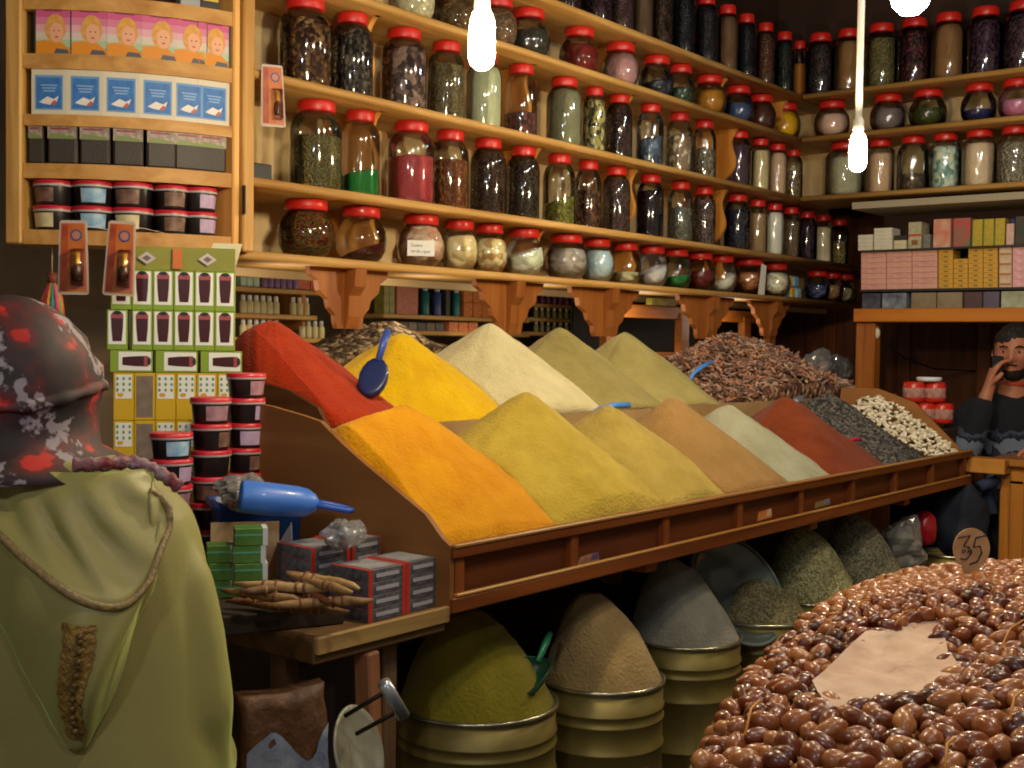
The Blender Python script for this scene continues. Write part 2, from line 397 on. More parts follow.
# (column px, width m, height m, fill 0..1, material, look, tilt)
BW = .118
rowL1 = [
 (306, .165, .172, .76, ch('6d3a1c', 'b08a2c', '40261a', '8c2f1f', '54662a', 'c07a2a', s=22), 'globe jar of multicoloured petal and peel mix', 0),
 (361, .155, .17, .22, pw('4b0d14', '6e1a20'), 'nearly empty globe jar with dark red powder sloping inside', .35),
 (421, .15, .172, .76, ch('dcb7a0', 'f0d7c4', 'c99b84', 'e6c4b6', s=5), 'globe jar of pale pink lumps with a white handwritten tag', 0),
 (459, .128, .165, .66, ch('f1dfb0', 'fff3cf', 'd9bf85', s=4), 'globe jar of broken cream slabs', .1),
 (489, .128, .165, .68, ch('efdfae', 'f7ecc6', 'd8b782', 'c99f62', s=5), 'globe jar of cream and tan crumbs', 0),
 (524, .145, .168, .5, ch('e9edd8', 'ffffff', 'd0d8bf', s=4), 'globe jar half full of white flat chips', .3),
 (566, .16, .172, .66, ch('8c8682', 'a8a09a', '6e6764', s=4), 'globe jar of grey stones', 0),
 (597, .135, .165, .7, pw('b9cfdf', 'd5e6f0'), 'globe jar full of pale blue powder', 0),
 (626, .125, .165, .28, ch('cfcfae', 'e6e3c5', '7c7248', s=5), 'globe jar with a few pale green pieces', 0),
 (652, .135, .165, .42, pw('d5d3dc', 'eceaf2'), 'globe jar with white powder heaped to one side', .4),
 (676, .135, .165, .3, pw('1d7a3f', '2f9a52'), 'globe jar with a low layer of green powder', .1),
 (700, .14, .165, .5, pw('5c1418', '74201f'), 'globe jar of dark red powder', 0),
 (722, .135, .165, .4, pw('d8d6d4', 'f1efe9'), 'globe jar with a little white powder', .45),
 (749, .17, .178, .6, ch('8f5a38', 'b98458', '6c3d20', s=7), 'wide globe jar of reddish brown pieces', 0),
 (775, .15, .16, .7, ch('ddd7c0', 'f2eee0', 'c7bf9f', s=7), 'globe jar of white round cakes', 0),
 (817, .13, .15, .5, ch('2b2c48', '44507a', '20203a', s=8), 'small globe jar of dark blue lumps', 0),
 (831, .13, .15, .55, ch('8c6a48', 'a88260', s=8), 'small globe jar of brown lumps', 0),
 (844, .13, .15, .5, ch('b3a48c', 'cfc3ab', s=8), 'small globe jar of pale grey lumps', 0)]
rowL2 = [
 (316, .150, .268, .58, ch('8d8350', 'a89c68', '6f6438', 'c0b585', s=24), 'wide tall jar over half full of green-brown seeds', 0),
 (360, .118, .268, .27, pw('237a35', '34984a'), 'tall jar with bright green powder at the bottom', .1),
 (411, .146, .268, .56, pw('b23f4c', 'c65a62'), 'wide tall jar over half full of pink-red powder', .02),
 (450, .122, .265, .6, ch('a8673c', 'c98f5c', '86482a', s=12), 'tall jar of orange-brown chips', 0),
 (488, .122, .262, .8, ch('4b3428', '63483a', '38261e', s=26), 'tall jar packed with fine dark brown seeds', 0),
 (523, .118, .26, .8, ch('3a2f28', '55483c', '281f1a', s=20), 'tall jar packed with blackish leaves', 0),
 (559, .118, .258, .34, ch('8a8a3c', 'a8a654', '6b6a28', s=12), 'tall jar with olive green leaves at the bottom', .15),
 (588, .1, .255, .55, ch('553628', '77503a', '3a2218', s=10), 'narrow tall jar half full of dark brown pieces', 0),
 (616, .11, .255, .8, ch('59423f', '71565a', '43302f', s=24), 'tall jar packed with mauve-brown seeds', 0),
 (650, .112, .255, .72, ch('17121c', '2b2034', '0e0b12', s=20), 'tall jar of black kernels', 0),
 (680, .108, .25, .55, ch('8d8d82', 'a8a89a', '74746a', s=20), 'tall jar of grey-white grain', 0),
 (704, .1, .25, .75, ch('6a5552', '877070', '4f3d3c', s=18), 'tall jar of dusky mauve pieces', 0),
 (737, .118, .25, .7, ch('1f2338', '323955', '14172a', s=18), 'tall jar of blue-black seeds', 0),
 (757, .1, .245, .72, pw('9a7c5c', 'b3966f'), 'tall jar of dull brown powder', 0),
 (774, .1, .245, .8, pw('dddad2', 'f2efe8'), 'tall jar full of white powder', 0),
 (791, .1, .245, .7, ch('a08868', 'bda582', '82694c', s=18), 'tall jar of sandy brown grain', 0),
 (807, .1, .24, .74, ch('352338', '4c3550', '241726', s=16), 'tall jar of dark purple berries', 0),
 (823, .105, .24, .72, pw('d9cdb0', 'ece2c9'), 'tall jar of cream powder', 0),
 (839, .1, .235, .5, ch('c9b36a', 'ddcc8c', s=10), 'tall jar half full of pale yellow pieces', 0)]
rowL3 = [
 (305, .150, .262, .72, ch('4a3022', '6f4a30', '8a6a44', '33211a', s=12), 'broad tall jar of dark brown husks', -.1),
 (352, .125, .262, .78, ch('2e2a2a', '4a4340', '1e1a1c', '6a625a', s=12), 'tall jar packed with black curled leaves', 0),
 (404, .142, .262, .74, ch('3b2c2e', '5e4a48', '2a1e22', '77625a', s=9), 'broad tall jar of dark round berries', 0),
 (446, .122, .26, .68, ch('bfae80', 'd6c79c', 'a5925f', s=24), 'tall jar of cream coloured grain', 0),
 (484, .118, .26, .8, pw('c9cfae', 'e0e4c8'), 'tall jar of pale green-white powder behind the hanging bulb', 0),
 (521, .116, .258, .32, ch('40201f', '5e3130', '2c1514', s=9), 'tall jar a third full of dark red-brown berries', 0),
 (564, .13, .262, .8, pw('8a8a70', 'a0a085'), 'tall jar filled to the shoulder with grey-green powder', 0),
 (594, .09, .25, .78, ch('2b2a22', 'b8ad6a', '4c4a34', 'd8cf98', s=9), 'narrow tall jar of black and yellow striped pieces', 0),
 (619, .105, .25, .8, ch('3d2a2c', '583e3f', '2a1c1e', s=22), 'tall jar packed with dark maroon grain', 0),
 (650, .11, .25, .45, ch('39465e', '55647c', '26303f', s=6), 'tall jar half full of slate blue lumps', .1),
 (679, .11, .25, .6, ch('cfc9b4', '6a5240', '98816a', s=6), 'tall jar of white and brown strips', 0),
 (704, .105, .25, .5, ch('8a8274', 'a59c8b', '66604f', s=10), 'tall jar half full of grey pieces', 0),
 (738, .118, .25, .72, pw('43303f', '5a4355'), 'tall jar of dark purple powder', .08),
 (760, .1, .245, .75, pw('cdb98e', 'e0cfa8'), 'tall jar of light sand powder', 0),
 (777, .1, .245, .8, pw('cfae94', 'e0c5ac'), 'tall jar of pinkish beige powder', 0),
 (793, .095, .24, .55, ch('b0936a', 'c9af88', s=10), 'tall jar half full of tan pieces', 0)]
rowL4 = [
 (412, .15, .175, .7, ch('cfc6a4', 'e5debf', s=8), 'globe jar of pale dried pieces', 0),
 (455, .15, .175, .72, ch('9a7a50', 'b8986a', '7c5e38', s=16), 'globe jar of brown-beige seeds', 0),
 (496, .15, .175, .74, ch('bb9474', 'd3b091', s=14), 'globe jar of pinkish beige seeds above the hanging bulb', 0),
 (528, .155, .178, .55, pw('3a3a34', '4c4c44'), 'globe jar half full of charcoal powder', .1),
 (579, .15, .175, .62, pw('76201c', '8d2c26'), 'globe jar of brick red powder', 0),
 (620, .15, .175, .72, pw('c08f96', 'd5a9ae'), 'globe jar of dusty pink powder', 0),
 (656, .145, .172, .42, ch('101018', '23283a', s=6), 'globe jar with black lumps', .2),
 (680, .13, .172, .45, ch('1c2f26', '2d4838', s=6), 'globe jar with dark green lumps', .1),
 (709, .15, .175, .6, pw('b07820', 'cc9230'), 'globe jar of ochre yellow powder', .15),
 (738, .145, .172, .5, pw('33466e', '485f8c'), 'globe jar of slate blue powder', -.1),
 (761, .14, .17, .7, pw('4c2820', '613628'), 'globe jar of dark brown powder', 0),
 (785, .15, .172, .74, pw('e2b212', 'f2c81e'), 'globe jar of bright yellow powder at the corner', 0)]
rowL5 = [
 (566, .118, .3, .75, DKP, 'tall dark jar of purple-black pods', 0), (597, .12, .3, .75, DKP, 'tall dark jar of plum coloured pods', 0),
 (620, .11, .3, .8, ch('4a3438', '5e444a', s=16), 'tall dark jar of dusky maroon grain', 0), (641, .1, .3, .8, pw('5c4838', '6e5746'), 'tall jar of dull brown powder', 0),
 (661, .1, .3, .8, DK, 'tall dark jar of blackish seeds', 0), (683, .105, .3, .8, ch('141820', '232a38', s=18), 'tall jar of blue-black grain', 0),
 (706, .1, .3, .8, ch('1b1a24', '2e2c3a', s=16), 'tall jar of near-black berries', 0), (727, .1, .3, .8, pw('6b4e38', '80604a'), 'tall jar of mid brown powder', 0),
 (746, .095, .3, .8, ch('10151f', '1c2634', s=18), 'tall jar of ink-blue seeds', 0), (765, .095, .3, .8, ch('58382c', '6e4838', s=14), 'tall jar of russet pieces', 0),
 (784, .095, .3, .8, ch('15201f', '233230', s=14), 'tall jar of very dark green leaves', 0), (799, .08, .29, .6, pw('a86a26', 'bc7c34'), 'narrow tall jar with orange-brown powder', 0)]
def place_left(rows, k, kind, Y, where, group):
    for i, (px, wd, h, fl, mt, look, tl) in enumerate(rows):
        X = XatY(px, Y, ZL[k]+h*.5)
        jar(kind, X, Y, ZL[k]+.0015, wd, h, fl, mt, '%s, %s' % (look, where) if 'bulb' not in look and 'corner' not in look else look, group, tl, random.uniform(0, 6) if tl == 0 else random.uniform(-.4, .4))
place_left(rowL1, 1, 'globe', 2.61, 'on the lowest shelf', 'globe jars on the lowest shelf')
place_left(rowL2, 2, 'bottle', 2.60, 'on the second shelf', 'tall jars on the second shelf')
place_left(rowL3, 3, 'bottle', 2.60, 'on the third shelf', 'tall jars on the third shelf')
place_left(rowL4, 4, 'globe', 2.61, 'on the fourth shelf', 'globe jars on the fourth shelf')
place_left(rowL5, 5, 'bottle', 2.60, 'on the top shelf', 'tall jars on the top shelf')
rowR3 = [(845, .185, .25, .7, pw('a9a691', 'c2bfa8'), 'wide tall jar of grey-cream powder behind the lower bulb', 0), (880, .13, .25, .72, pw('cfae90', 'e2c5a8'), 'tall jar of pinkish cream powder', 0),
 (913, .14, .25, .3, ch('2f2822', '4a4036', s=8), 'tall jar with dark crumbs at the bottom', 0), (945, .14, .25, .74, ch('b6cfcf', 'd8e4dc', '7ea39c', 'e6e2c4', s=7), 'tall jar of pale blue and white sweets', 0),
 (979, .15, .25, .74, pw('dcc3a8', 'ecd8c0'), 'tall jar of beige-pink powder', 0), (1015, .15, .25, .7, ch('c2b9a2', 'd8d0bc', s=14), 'tall jar of light grey grain', 0), (1052, .14, .25, .7, BRN, 'tall jar of brown chips', 0)]
rowR4 = [(832, .17, .175, .62, pw('d5b0a4', 'e8c8bb'), 'globe jar of pale pink powder', 0), (888, .165, .175, .6, pw('7d7074', '918489'), 'globe jar of mauve-grey powder', 0),
 (928, .17, .175, .5, pw('3b4420', '4c562c'), 'globe jar of dark olive powder', 0), (979, .155, .175, .32, pw('20285a', '2c3670'), 'globe jar with navy blue powder', 0), (1018, .165, .175, .45, pw('c678a0', 'd890b4'), 'globe jar of rose pink powder', 0)]
rowR5 = [(820, .14, .3, .8, ch('2a1f22', '42343a', s=16), 'tall jar of blackish plum seeds', 0), (848, .13, .3, .78, pw('8f6a42', 'a37c50'), 'tall jar of tan powder beside the white cable', 0),
 (881, .15, .3, .74, ch('6d6440', '82784e', s=20), 'tall jar of olive-brown grain', 0), (914, .15, .3, .78, ch('3c1c22', '5a2a30', '241016', s=12), 'tall jar of dark red peppers', 0),
 (948, .15, .3, .8, pw('8c6644', '9f7852'), 'tall jar of light brown powder', 0), (985, .155, .3, .78, ch('2c1a2c', '402a42', s=10), 'tall jar of deep purple pods', 0), (1023, .16, .3, .78, ch('30202a', '46303c', s=10), 'tall jar of dark violet-brown pods', 0)]
def place_back(rows, k, kind, where, group):
    for (px, wd, h, fl, mt, look, tl) in rows:
        Y = YatX(px, 5.41, ZL[k]+h*.5)
        jar(kind, 5.41, Y, ZL[k]+.0015, wd, h, fl, mt, look if ('bulb' in look or 'cable' in look) else look+', '+where, group, tl, random.uniform(0, 6))
place_back(rowR3, 3, 'bottle', 'back wall lower shelf', 'tall jars on the back wall lower shelf')
place_back(rowR4, 4, 'globe', 'back wall middle shelf', 'globe jars on the back wall middle shelf')
place_back(rowR5, 5, 'bottle', 'back wall top shelf', 'tall jars on the back wall top shelf')
# handwritten tag stuck on the third globe jar
jx_ = Vector((XatY(421, 2.61, 1.80), 2.61, 1.795)); p = jx_+(EYE-jx_).normalized()*.0785; b = MB()
b.box((0, 0, 0), (.084, .0015, .048), M('e9ebe8', .7), .0003)
ink = M('2b3550', .7)
def strokes(b, polys, sx, sz, ox, oz, y, mat, r=.0011):
    for pl in polys: b.tube([(ox+u*sx, y, oz+v*sz) for u, v in pl], r, mat, 5, flat=.5)
LET = {'G': [[(.9, .9), (.4, 1), (.05, .5), (.4, 0), (.9, .1), (.9, .5), (.5, .5)]], 'o': [[(.5, .6), (.1, .4), (.3, 0), (.7, .1), (.8, .5), (.5, .6)]], 'm': [[(0, 0), (.1, .6), (.3, .5), (.4, 0), (.5, .6), (.7, .5), (.8, 0)]],
 'e': [[(.1, .3), (.8, .35), (.5, .65), (.1, .4), (.3, 0), (.8, .1)]], 'a': [[(.8, .6), (.2, .6), (.1, .1), (.6, .1), (.8, .6), (.9, 0)]], 'r': [[(.1, 0), (.2, .6)], [(.2, .4), (.7, .6)]], 'b': [[(.2, 1), (.1, 0), (.7, .1), (.6, .5), (.1, .4)]], 'i': [[(.3, 0), (.4, .6)]], 'q': [[(.7, .6), (.2, .5), (.2, .1), (.7, .2)], [(.7, .6), (.6, -.4)]], 'u': [[(.1, .6), (.2, 0), (.7, .1), (.8, .6)], [(.8, .6), (.8, 0)]]}
for r_, word in enumerate(('Gomme', 'arabique')):
    for i, c_ in enumerate(word): strokes(b, LET[c_], .007, .011, -.032+i*.0078, .004-.018*r_, -.0014, ink, .0007)
tag(b.build('jar_tag', loc=p, rz=-.72), 'white handwritten paper tag on the jar of pale pink lumps', 'label')
# ------------------------------------------------------------------ bow fronted cabinet, upper left
def at(px, d):                     # ground position under image column px at distance d along the view
    return Vector((FW.x+RT.x*(px-512)/FPX, FW.y+RT.y*(px-512)/FPX, 0))*d
PL, PM, PR = Vector((1.575, 2.80, 0)), Vector((1.757, 2.615, 0)), Vector((1.982, 2.512, 0))
def cf(t):                         # front line of the cabinet, 0 left .. 1 right
    return PL*(2*(t-.5)*(t-1))+PM*(4*t*(1-t))+PR*(2*t*(t-.5))
def cn(t):
    d = (cf(t+.01)-cf(t-.01)).normalized(); return Vector((-d.y, d.x, 0))   # points inward
PINEC = wood('a87434', 'd0a05c', 'x', .5)
cab = thing('wall_cabinet', 'bow-fronted open pine cabinet with boxes on its shelves, above the green cartons', 'cabinet')
ZC = [1.763, 1.925, 2.045, 2.192, 2.335]
for z in ZC:
    b = MB(); t_ = .036 if z != ZC[2] else .028
    fr = [cf(i/12) for i in range(13)]; bk = [cf(i/12)+cn(i/12)*.14 for i in range(13)]
    rings = [[p+Vector((0, 0, z)), q+Vector((0, 0, z)), q+Vector((0, 0, z-t_)), p+Vector((0, 0, z-t_))] for p, q in zip(fr, bk)]
    b.loft(rings, PINEC); o = b.build('shelf', cab)
    for pl in o.data.polygons: pl.use_smooth = False
def upright(p, wd, dp, z0, z1, ang, name, mat=PINEZ):
    b = MB(); R = Matrix.Rotation(ang, 3, 'Z'); b.box((p.x, p.y, (z0+z1)/2), (wd, dp, z1-z0), mat, .004, R); return b.build(name, cab)
dl = (cf(.02)-cf(0)); dr = cf(1)-cf(.98)
upright(cf(0)-dl.normalized()*.022+cn(0)*.065, .04, .15, 1.727, 2.75, math.atan2(dl.y, dl.x), 'post')
upright(cf(1)+Vector((.045, .03, 0)), .036, .09, 1.727, 2.75, 0, 'post')
upright(cf(1)+Vector((.012, .06, 0)), .022, .13, 1.727, 2.75, 0, 'post', wood('c98a3c', 'e8b468', 'z'))
b = MB(); rings = []
for i in range(13):
    q = cf(i/12)+cn(i/12)*.142; q2 = q+cn(i/12)*.012; rings.append([q+Vector((0, 0, 1.73)), q+Vector((0, 0, 2.75)), q2+Vector((0, 0, 2.75)), q2+Vector((0, 0, 1.73))])
b.loft(rings, wood('5a3418', '7a4a22', 'z')); b.build('back_panel', cab)
b = MB(); b.box(cf(1)+Vector((.026, -.018, 1.86)), (.008, .008, .075), M('16130f', .4, .8), .002); b.build('hinge', cab)

def on_shelf(px, z, dx=0):         # cabinet position for image column px
    lo, hi = 0, 1
    for _ in range(20):
        m = (lo+hi)/2; p = cf(m); q = p+Vector((0, 0, z+.05))-EYE; u = 512+FPX*q.dot(RT)/q.dot(FW)
        if u < px: lo = m
        else: hi = m
    t = (lo+hi)/2; d = cf(t+.01)-cf(t-.01); return cf(t), math.atan2(d.y, d.x), t
def ell(cx, cz, rx, rz_, n=14, a0=0, a1=2*PI): return [(cx+rx*math.cos(a0+(a1-a0)*i/n), cz+rz_*math.sin(a0+(a1-a0)*i/n)) for i in range(n)]
def rect(x0, z0, x1, z1): return [(x0, z0), (x1, z0), (x1, z1), (x0, z1)]
CARD = M('d8c9a8', .6)
# pink carton with a portrait of a fair haired woman
def portrait_box():
    b = MB(); w_, d_, h_ = .094, .045, .128; b.box((0, d_/2, h_/2), (w_, d_, h_), M('1c3424', .5), .001)
    for i, c_ in enumerate(('c0447e', 'c8578a', 'd07a9c', 'd8a2b0', 'ccc0b8', 'a9c0a2', '86ab80')):
        z1 = .126-i*.018; b.quadstrip(rect(-.0415, z1-.018, .0415, z1), -.0004, M('#'+c_, .45))
    b.quadstrip([(-.0415, .002), (.0415, .002), (.0415, .012), (.02, .03), (-.02, .034), (-.0415, .03)], -.0009, M('d98a1a', .5))
    b.quadstrip(ell(.006, .062, .025, .036), -.0014, M('c98a38', .6, var=(60, 'e0ac58')))
    b.quadstrip(ell(.009, .053, .0165, .024), -.0019, M('e2a888', .5))
    b.quadstrip(ell(.003, .057, .002, .0016, 8), -.0023, M('4a2c20', .5)); b.quadstrip(ell(.015, .057, .002, .0016, 8), -.0023, M('4a2c20', .5))
    b.quadstrip(ell(.009, .042, .005, .0018, 8), -.0023, M('b04a40', .5))
    b.quadstrip([(.002, .002), (.04, .002), (.036, .012), (.008, .014)], -.0016, M('5a5560', .5))
    b.quadstrip(rect(-.03, .112, .03, .116), -.0008, M('8c2a5c', .5)); b.quadstrip(rect(-.022, .104, .022, .108), -.0008, M('8c2a5c', .5))
    return b.mesh('carton')
def blue_box():
    b = MB(); w_, d_, h_ = .088, .045, .112; b.box((0, d_/2, h_/2), (w_, d_, h_), M('d5cdb8', .5), .001)
    b.quadstrip(rect(-.034, .012, .034, .096), -.0004, M('6a9ad0', .5))
    b.quadstrip(rect(-.03, .016, .03, .09), -.0009, M('2660b0', .5, var=(40, '3f80c8')))
    b.quadstrip([(-.024, .03), (-.004, .044), (.012, .038), (.024, .046), (.018, .03), (.004, .024), (-.012, .026)], -.0014, M('e4e0dc', .5))
    b.quadstrip([(.004, .026), (.014, .036), (.02, .03), (.012, .022)], -.0018, M('c0604a', .5))
    for k in range(3): b.quadstrip(rect(-.02+k*.003, .07-k*.007, .02-k*.003, .073-k*.007), -.0014, M('8fb4e0', .5))
    return b.mesh('carton')
def dark_pack():
    b = MB(); w_, d_, h_ = .078, .045, .112; b.box((0, d_/2, h_/2), (w_, d_, h_), M('4a413b', .55, var=(240, '2a2320')), .006)
    b.quadstrip(rect(-.038, .066, .038, .106), -.0006, M('b9aaa0', .5, var=(60, '7a6658')))
    b.quadstrip([(-.036, .066), (.036, .066), (.03, .074), (-.028, .08)], -.0012, M('7a8a50', .5)); b.quadstrip(rect(-.03, .09, .02, .095), -.0012, M('8a3a4a', .5))
    b.box((0, d_/2, .1135), (.07, .03, .004), M('b02a22', .4), .001)
    return b.mesh('packet')
pm, bm_, dm = portrait_box(), blue_box(), dark_pack()
NTH6 = ['leftmost', 'second from the left', 'third from the left', 'fourth from the left', 'second from the right', 'rightmost']
for i, px in enumerate((52, 88.5, 124.5, 160, 191, 215)):
    p, a, t = on_shelf(px, ZC[3]); o = put('carton', pm, None, p+cn(t)*.008+Vector((0, 0, ZC[3])), 0, (0, 0, a))
    tag(o, 'pink carton with a blonde woman\'s portrait, %s in the cabinet' % NTH6[i], 'box', 'portrait cartons in the cabinet'); o.scale.x = 1 if i < 4 else .94
for i, px in enumerate((48, 84.5, 121, 158, 190, 215)):
    p, a, t = on_shelf(px, ZC[2]); o = put('carton', bm_, None, p+cn(t)*.008+Vector((0, 0, ZC[2])), 0, (0, 0, a))
    tag(o, 'blue and white carton, %s in the cabinet row' % NTH6[i], 'box', 'blue and white cartons in the cabinet'); o.scale.x = 1 if i < 4 else .94
for i, px in enumerate((34, 61, 94, 128, 162, 190, 214)):
    p, a, t = on_shelf(px, ZC[1]); o = put('packet', dm, None, p+cn(t)*.008+Vector((0, 0, ZC[1])), 0, (0, 0, a))
    o.scale.x = .45 if i == 0 else .92; o.scale.z = .93
    tag(o, 'dark dried-leaf packet with a pale label, %s on the cabinet shelf' % (ORD[i]+' from the left'), 'packet', 'dark packets in the cabinet')
for i, (px, c1) in enumerate(((192, '9aa0a4'), (212, '2a2024'))):
    p, a, t = on_shelf(px, ZC[4]); b = MB(); b.box((0, .03, .05), (.05, .05, .1), M(c1, .4), .002); b.quadstrip(rect(-.02, .02, .02, .08), -.0004, M('c8b04a' if i else '4e5a68', .5)); b.quadstrip(ell(0, .05, .012, .018), -.001, M('d0cfd2', .5))
    tag(b.build('carton', None, p+cn(t)*.01+Vector((0, 0, ZC[4])), a), ('black carton with a gold panel' if i else 'silver grey carton')+' on the cabinet\'s top shelf', 'box')

# ------------------------------------------------------------------ tubs with red lids
TUBL = M('bf2434', .35); TUBR = M('b9b4b4', .35); TUBB = M('1d1616', .3)
def tub(lab, wth=.082, ht=.055):
    t = thing('plastic_tub', '', 'tub'); r = wth/2
    b = MB(); b.lathe([(r*.82, 0), (r*.84, .002), (r*.93, ht*.76), (r*.93, ht*.8)], TUBB, 24, cap0=True, cap1=True); b.build('body', t)
    b = MB(); b.lathe([(r*.97, ht*.74), (r, ht*.76), (r, ht*.82)], TUBR, 24); b.lathe([(r, ht*.82), (r*1.0, ht*.965), (r*.96, ht*.99), (r*.9, ht*.985), (.001, ht*.985)], TUBL, 24); b.build('lid', t)
    b = MB()
    a0, a1 = -2.35, -1.0
    b.lathe([(r*.865, ht*.12), (r*.935, ht*.68)], lab, 10, a0=a0, a1=a1); o = b.build('label', t)
    return t
LABS = {'light blue': M('6d9cc8', .5, var=(50, 'a8c4d8')), 'lilac': M('a890b8', .5, var=(40, 'c0a8c8')), 'cream': M('c8b888', .5, var=(50, 'd8cca8')), 'brown flowered': M('8a6a5a', .5, var=(50, '5a3c34')), 'pink': M('b08898', .5, var=(40, '8c6474'))}
protos = {k: tub(v) for k, v in LABS.items()}
used = set()
def place_tub(kind, loc, label, group, rz):
    if kind in used: return dup(protos[kind], loc, rz, label, group)
    used.add(kind); o = protos[kind]; o.location = loc; o.rotation_euler.z = rz; o['label'] = label; o['group'] = group; return o
for i, (px, kd) in enumerate(((47, 'cream'), (89, 'light blue'), (132, 'cream'), (175, 'brown flowered'), (206, 'lilac'))):
    for k in (0, 1):
        p, a, t = on_shelf(px, ZC[0]+.03); kk = kd if not (k == 1 and i in (0, 2)) else 'brown flowered'
        o = place_tub(kk, p+cn(t)*.052+Vector((0, 0, ZC[0]+.0005+k*.0625)), 'tub with %s label, %s of the %s pair in the cabinet' % (kk, ('lower', 'upper')[k], ORD[i]), 'tubs on the cabinet bottom shelf', a+(-.3, .3, -.2, .2, .5)[i])
        o.scale = (1.26, 1.26, 1.12)
        if i >= 3: o.scale = (1.1, 1.1, 1.1)
TABZ = 1.0
kinds = {0: ['brown flowered', 'lilac', 'brown flowered', 'pink', 'lilac', 'light blue'], 1: ['pink', 'light blue', 'light blue', 'brown flowered', 'cream', 'brown flowered', 'pink'],
         2: ['lilac', 'pink', 'brown flowered', 'pink', 'brown flowered', 'lilac', 'lilac', 'pink']}
for s_, (px, dp, nm, pt_) in enumerate(((172, 2.42, 'front', .052), (211, 2.50, 'middle', .0543), (246, 2.61, 'rear', .0535))):
    base = at(px, dp); n = len(kinds[s_])
    for k in range(n):
        pos = 'topmost' if k == n-1 else 'lowest' if k == 0 else ORD[k]+' up'
        kd = kinds[s_][k]
        o = place_tub(kd, base+Vector((random.uniform(-.001, .001), 0, TABZ+.0005+k*pt_)), 'black tub with %s label, %s in the %s of the three red-lidded stacks' % (kd, pos, nm), 'stacked red-lidded tubs on the table', random.uniform(-.8, .9)+(.9 if k % 3 == 1 else 0)); o.scale = (1.03, 1.03, pt_/.0552)

# ------------------------------------------------------------------ green and yellow cartons stacked on the table
GRN = M('7f9c2c', .45); GRND = M('5b6c26', .5); WHT = M('dfe2e0', .4); WINE = M('3c1016', .35); WINE2 = M('96464c', .35); YEL = M('c9a414', .45); YELD = M('a37a12', .5)
def glass_pic(b, cx, cz, s, horiz=False):
    sh = [(-.0125, .030), (-.0115, 0), (-.009, -.026), (.009, -.026), (.0115, 0), (.0125, .030)]
    tr = (lambda u, v: (cx-v*s, cz+u*s)) if horiz else (lambda u, v: (cx+u*s, cz+v*s))
    if horiz: tr = lambda u, v: (cx+v*s, cz+u*s)
    o_ = [tr(*q) for q in sh]
    b.quadstrip(o_ if not horiz else o_[::-1], -.0009, WINE)
    tp = [(-.0125, .022), (.0125, .022), (.0125, .0285), (.0095, .034), (-.0095, .034), (-.0125, .0285)]
    o_ = [tr(*q) for q in tp]; b.quadstrip(o_ if not horiz else o_[::-1], -.0013, WINE2)
    tp = ell(0, .0335, .009, .004, 12); o_ = [tr(*q) for q in tp]; b.quadstrip(o_ if not horiz else o_[::-1], -.0016, M('1c1a1c', .4))
def tea_v():
    b = MB(); b.box((0, .035, .044), (.0435, .07, .088), GRN, .0008); b.quadstrip(rect(-.0185, .012, .0185, .085), -.0003, WHT); glass_pic(b, 0, .046, 1.05)
    b.box((-.0222, .035, .05), (.0006, .04, .03), M('6a7a80', .5), 0); return b.mesh('carton')
def tea_h():
    b = MB(); b.box((0, .035, .024), (.09, .07, .048), GRN, .0008); b.quadstrip(rect(-.027, .004, .042, .045), -.0003, WHT); glass_pic(b, .006, .0245, .95, True)
    return b.mesh('carton')
def yel_box(kind):
    b = MB(); b.box((0, .035, .044), (.0435, .07, .0875), YEL, .0008)
    if kind == 0:
        b.quadstrip(rect(-.0175, .04, .0175, .084), -.0003, WHT)
        for k in range(9): b.quadstrip(ell(-.013+(k % 3)*.013, .056+(k//3)*.0105, .003, .0035, 6), -.0008, M('5d94a0' if k % 2 else '5a8a4a', .5))
        b.quadstrip(ell(-.007, .047, .007, .004, 8), -.0008, M('d09a20', .5))
    else: b.quadstrip(rect(-.0175, .006, .0175, .082), -.0003, M('857668', .6, var=(50, '6a5c56')))
    b.box((-.0222, .035, .045), (.0006, .06, .08), YELD, 0); b.box((-.0226, .035, .05), (.0006, .03, .04), M('8a4a2a', .5, var=(60, 'b0a890')), 0)
    return b.mesh('carton')
tv, th, y0, y1 = tea_v(), tea_h(), yel_box(0), yel_box(1)
SA = math.atan2(RT.y, RT.x)+.22          # the stack is turned a little, its left side shows
SO = at(118, 2.66); SX = Vector((math.cos(SA), math.sin(SA), 0)); SY = Vector((-math.sin(SA), math.cos(SA), 0))
def stk(me, col, z, label, group, wdt=.0445, off=0, back=0):
    o = put('carton', me, None, SO+SX*(col*wdt+off)+SY*back+Vector((0, 0, z)), 0, (0, 0, SA)); return tag(o, label, 'box', group)
for r in range(4):
    for c in range(6 if r > 1 else 5):
        z = TABZ+r*.106; me = y1 if (c == 1 and r != 3) or (c == 1 and r == 3) else y0
        o = stk(me, c, z, 'yellow tea carton, %s column from the left and %s' % (ORD[c], ('lowest row', 'second row up', 'third row up', 'top row under the green ones')[r]), 'yellow cartons on the table', off=.012)
        o.scale.z = 1.2
for c in range(3):
    stk(th, 0, TABZ+.4245, 'green carton lying on its side with a dark glass picture, %s of three' % ('left', 'middle', 'right')[c], 'green cartons lying on their side', off=.028+c*.0965)
for r in (0, 1):
    for c in range(6):
        stk(tv, c, TABZ+.4735+r*.0885+.0002, 'green carton with a tall dark glass picture, %s in the %s row' % (ORD[c]+' from the left', ('lower', 'upper')[r]), 'upright green cartons with glass pictures', off=.006+(-.008 if (c == 0 and r == 0) else 0))
b = MB(); b.box((.1, .05, .026), (.24, .09, .052), M('8c8a34', .5, var=(8, '7a7c2c')), .001)
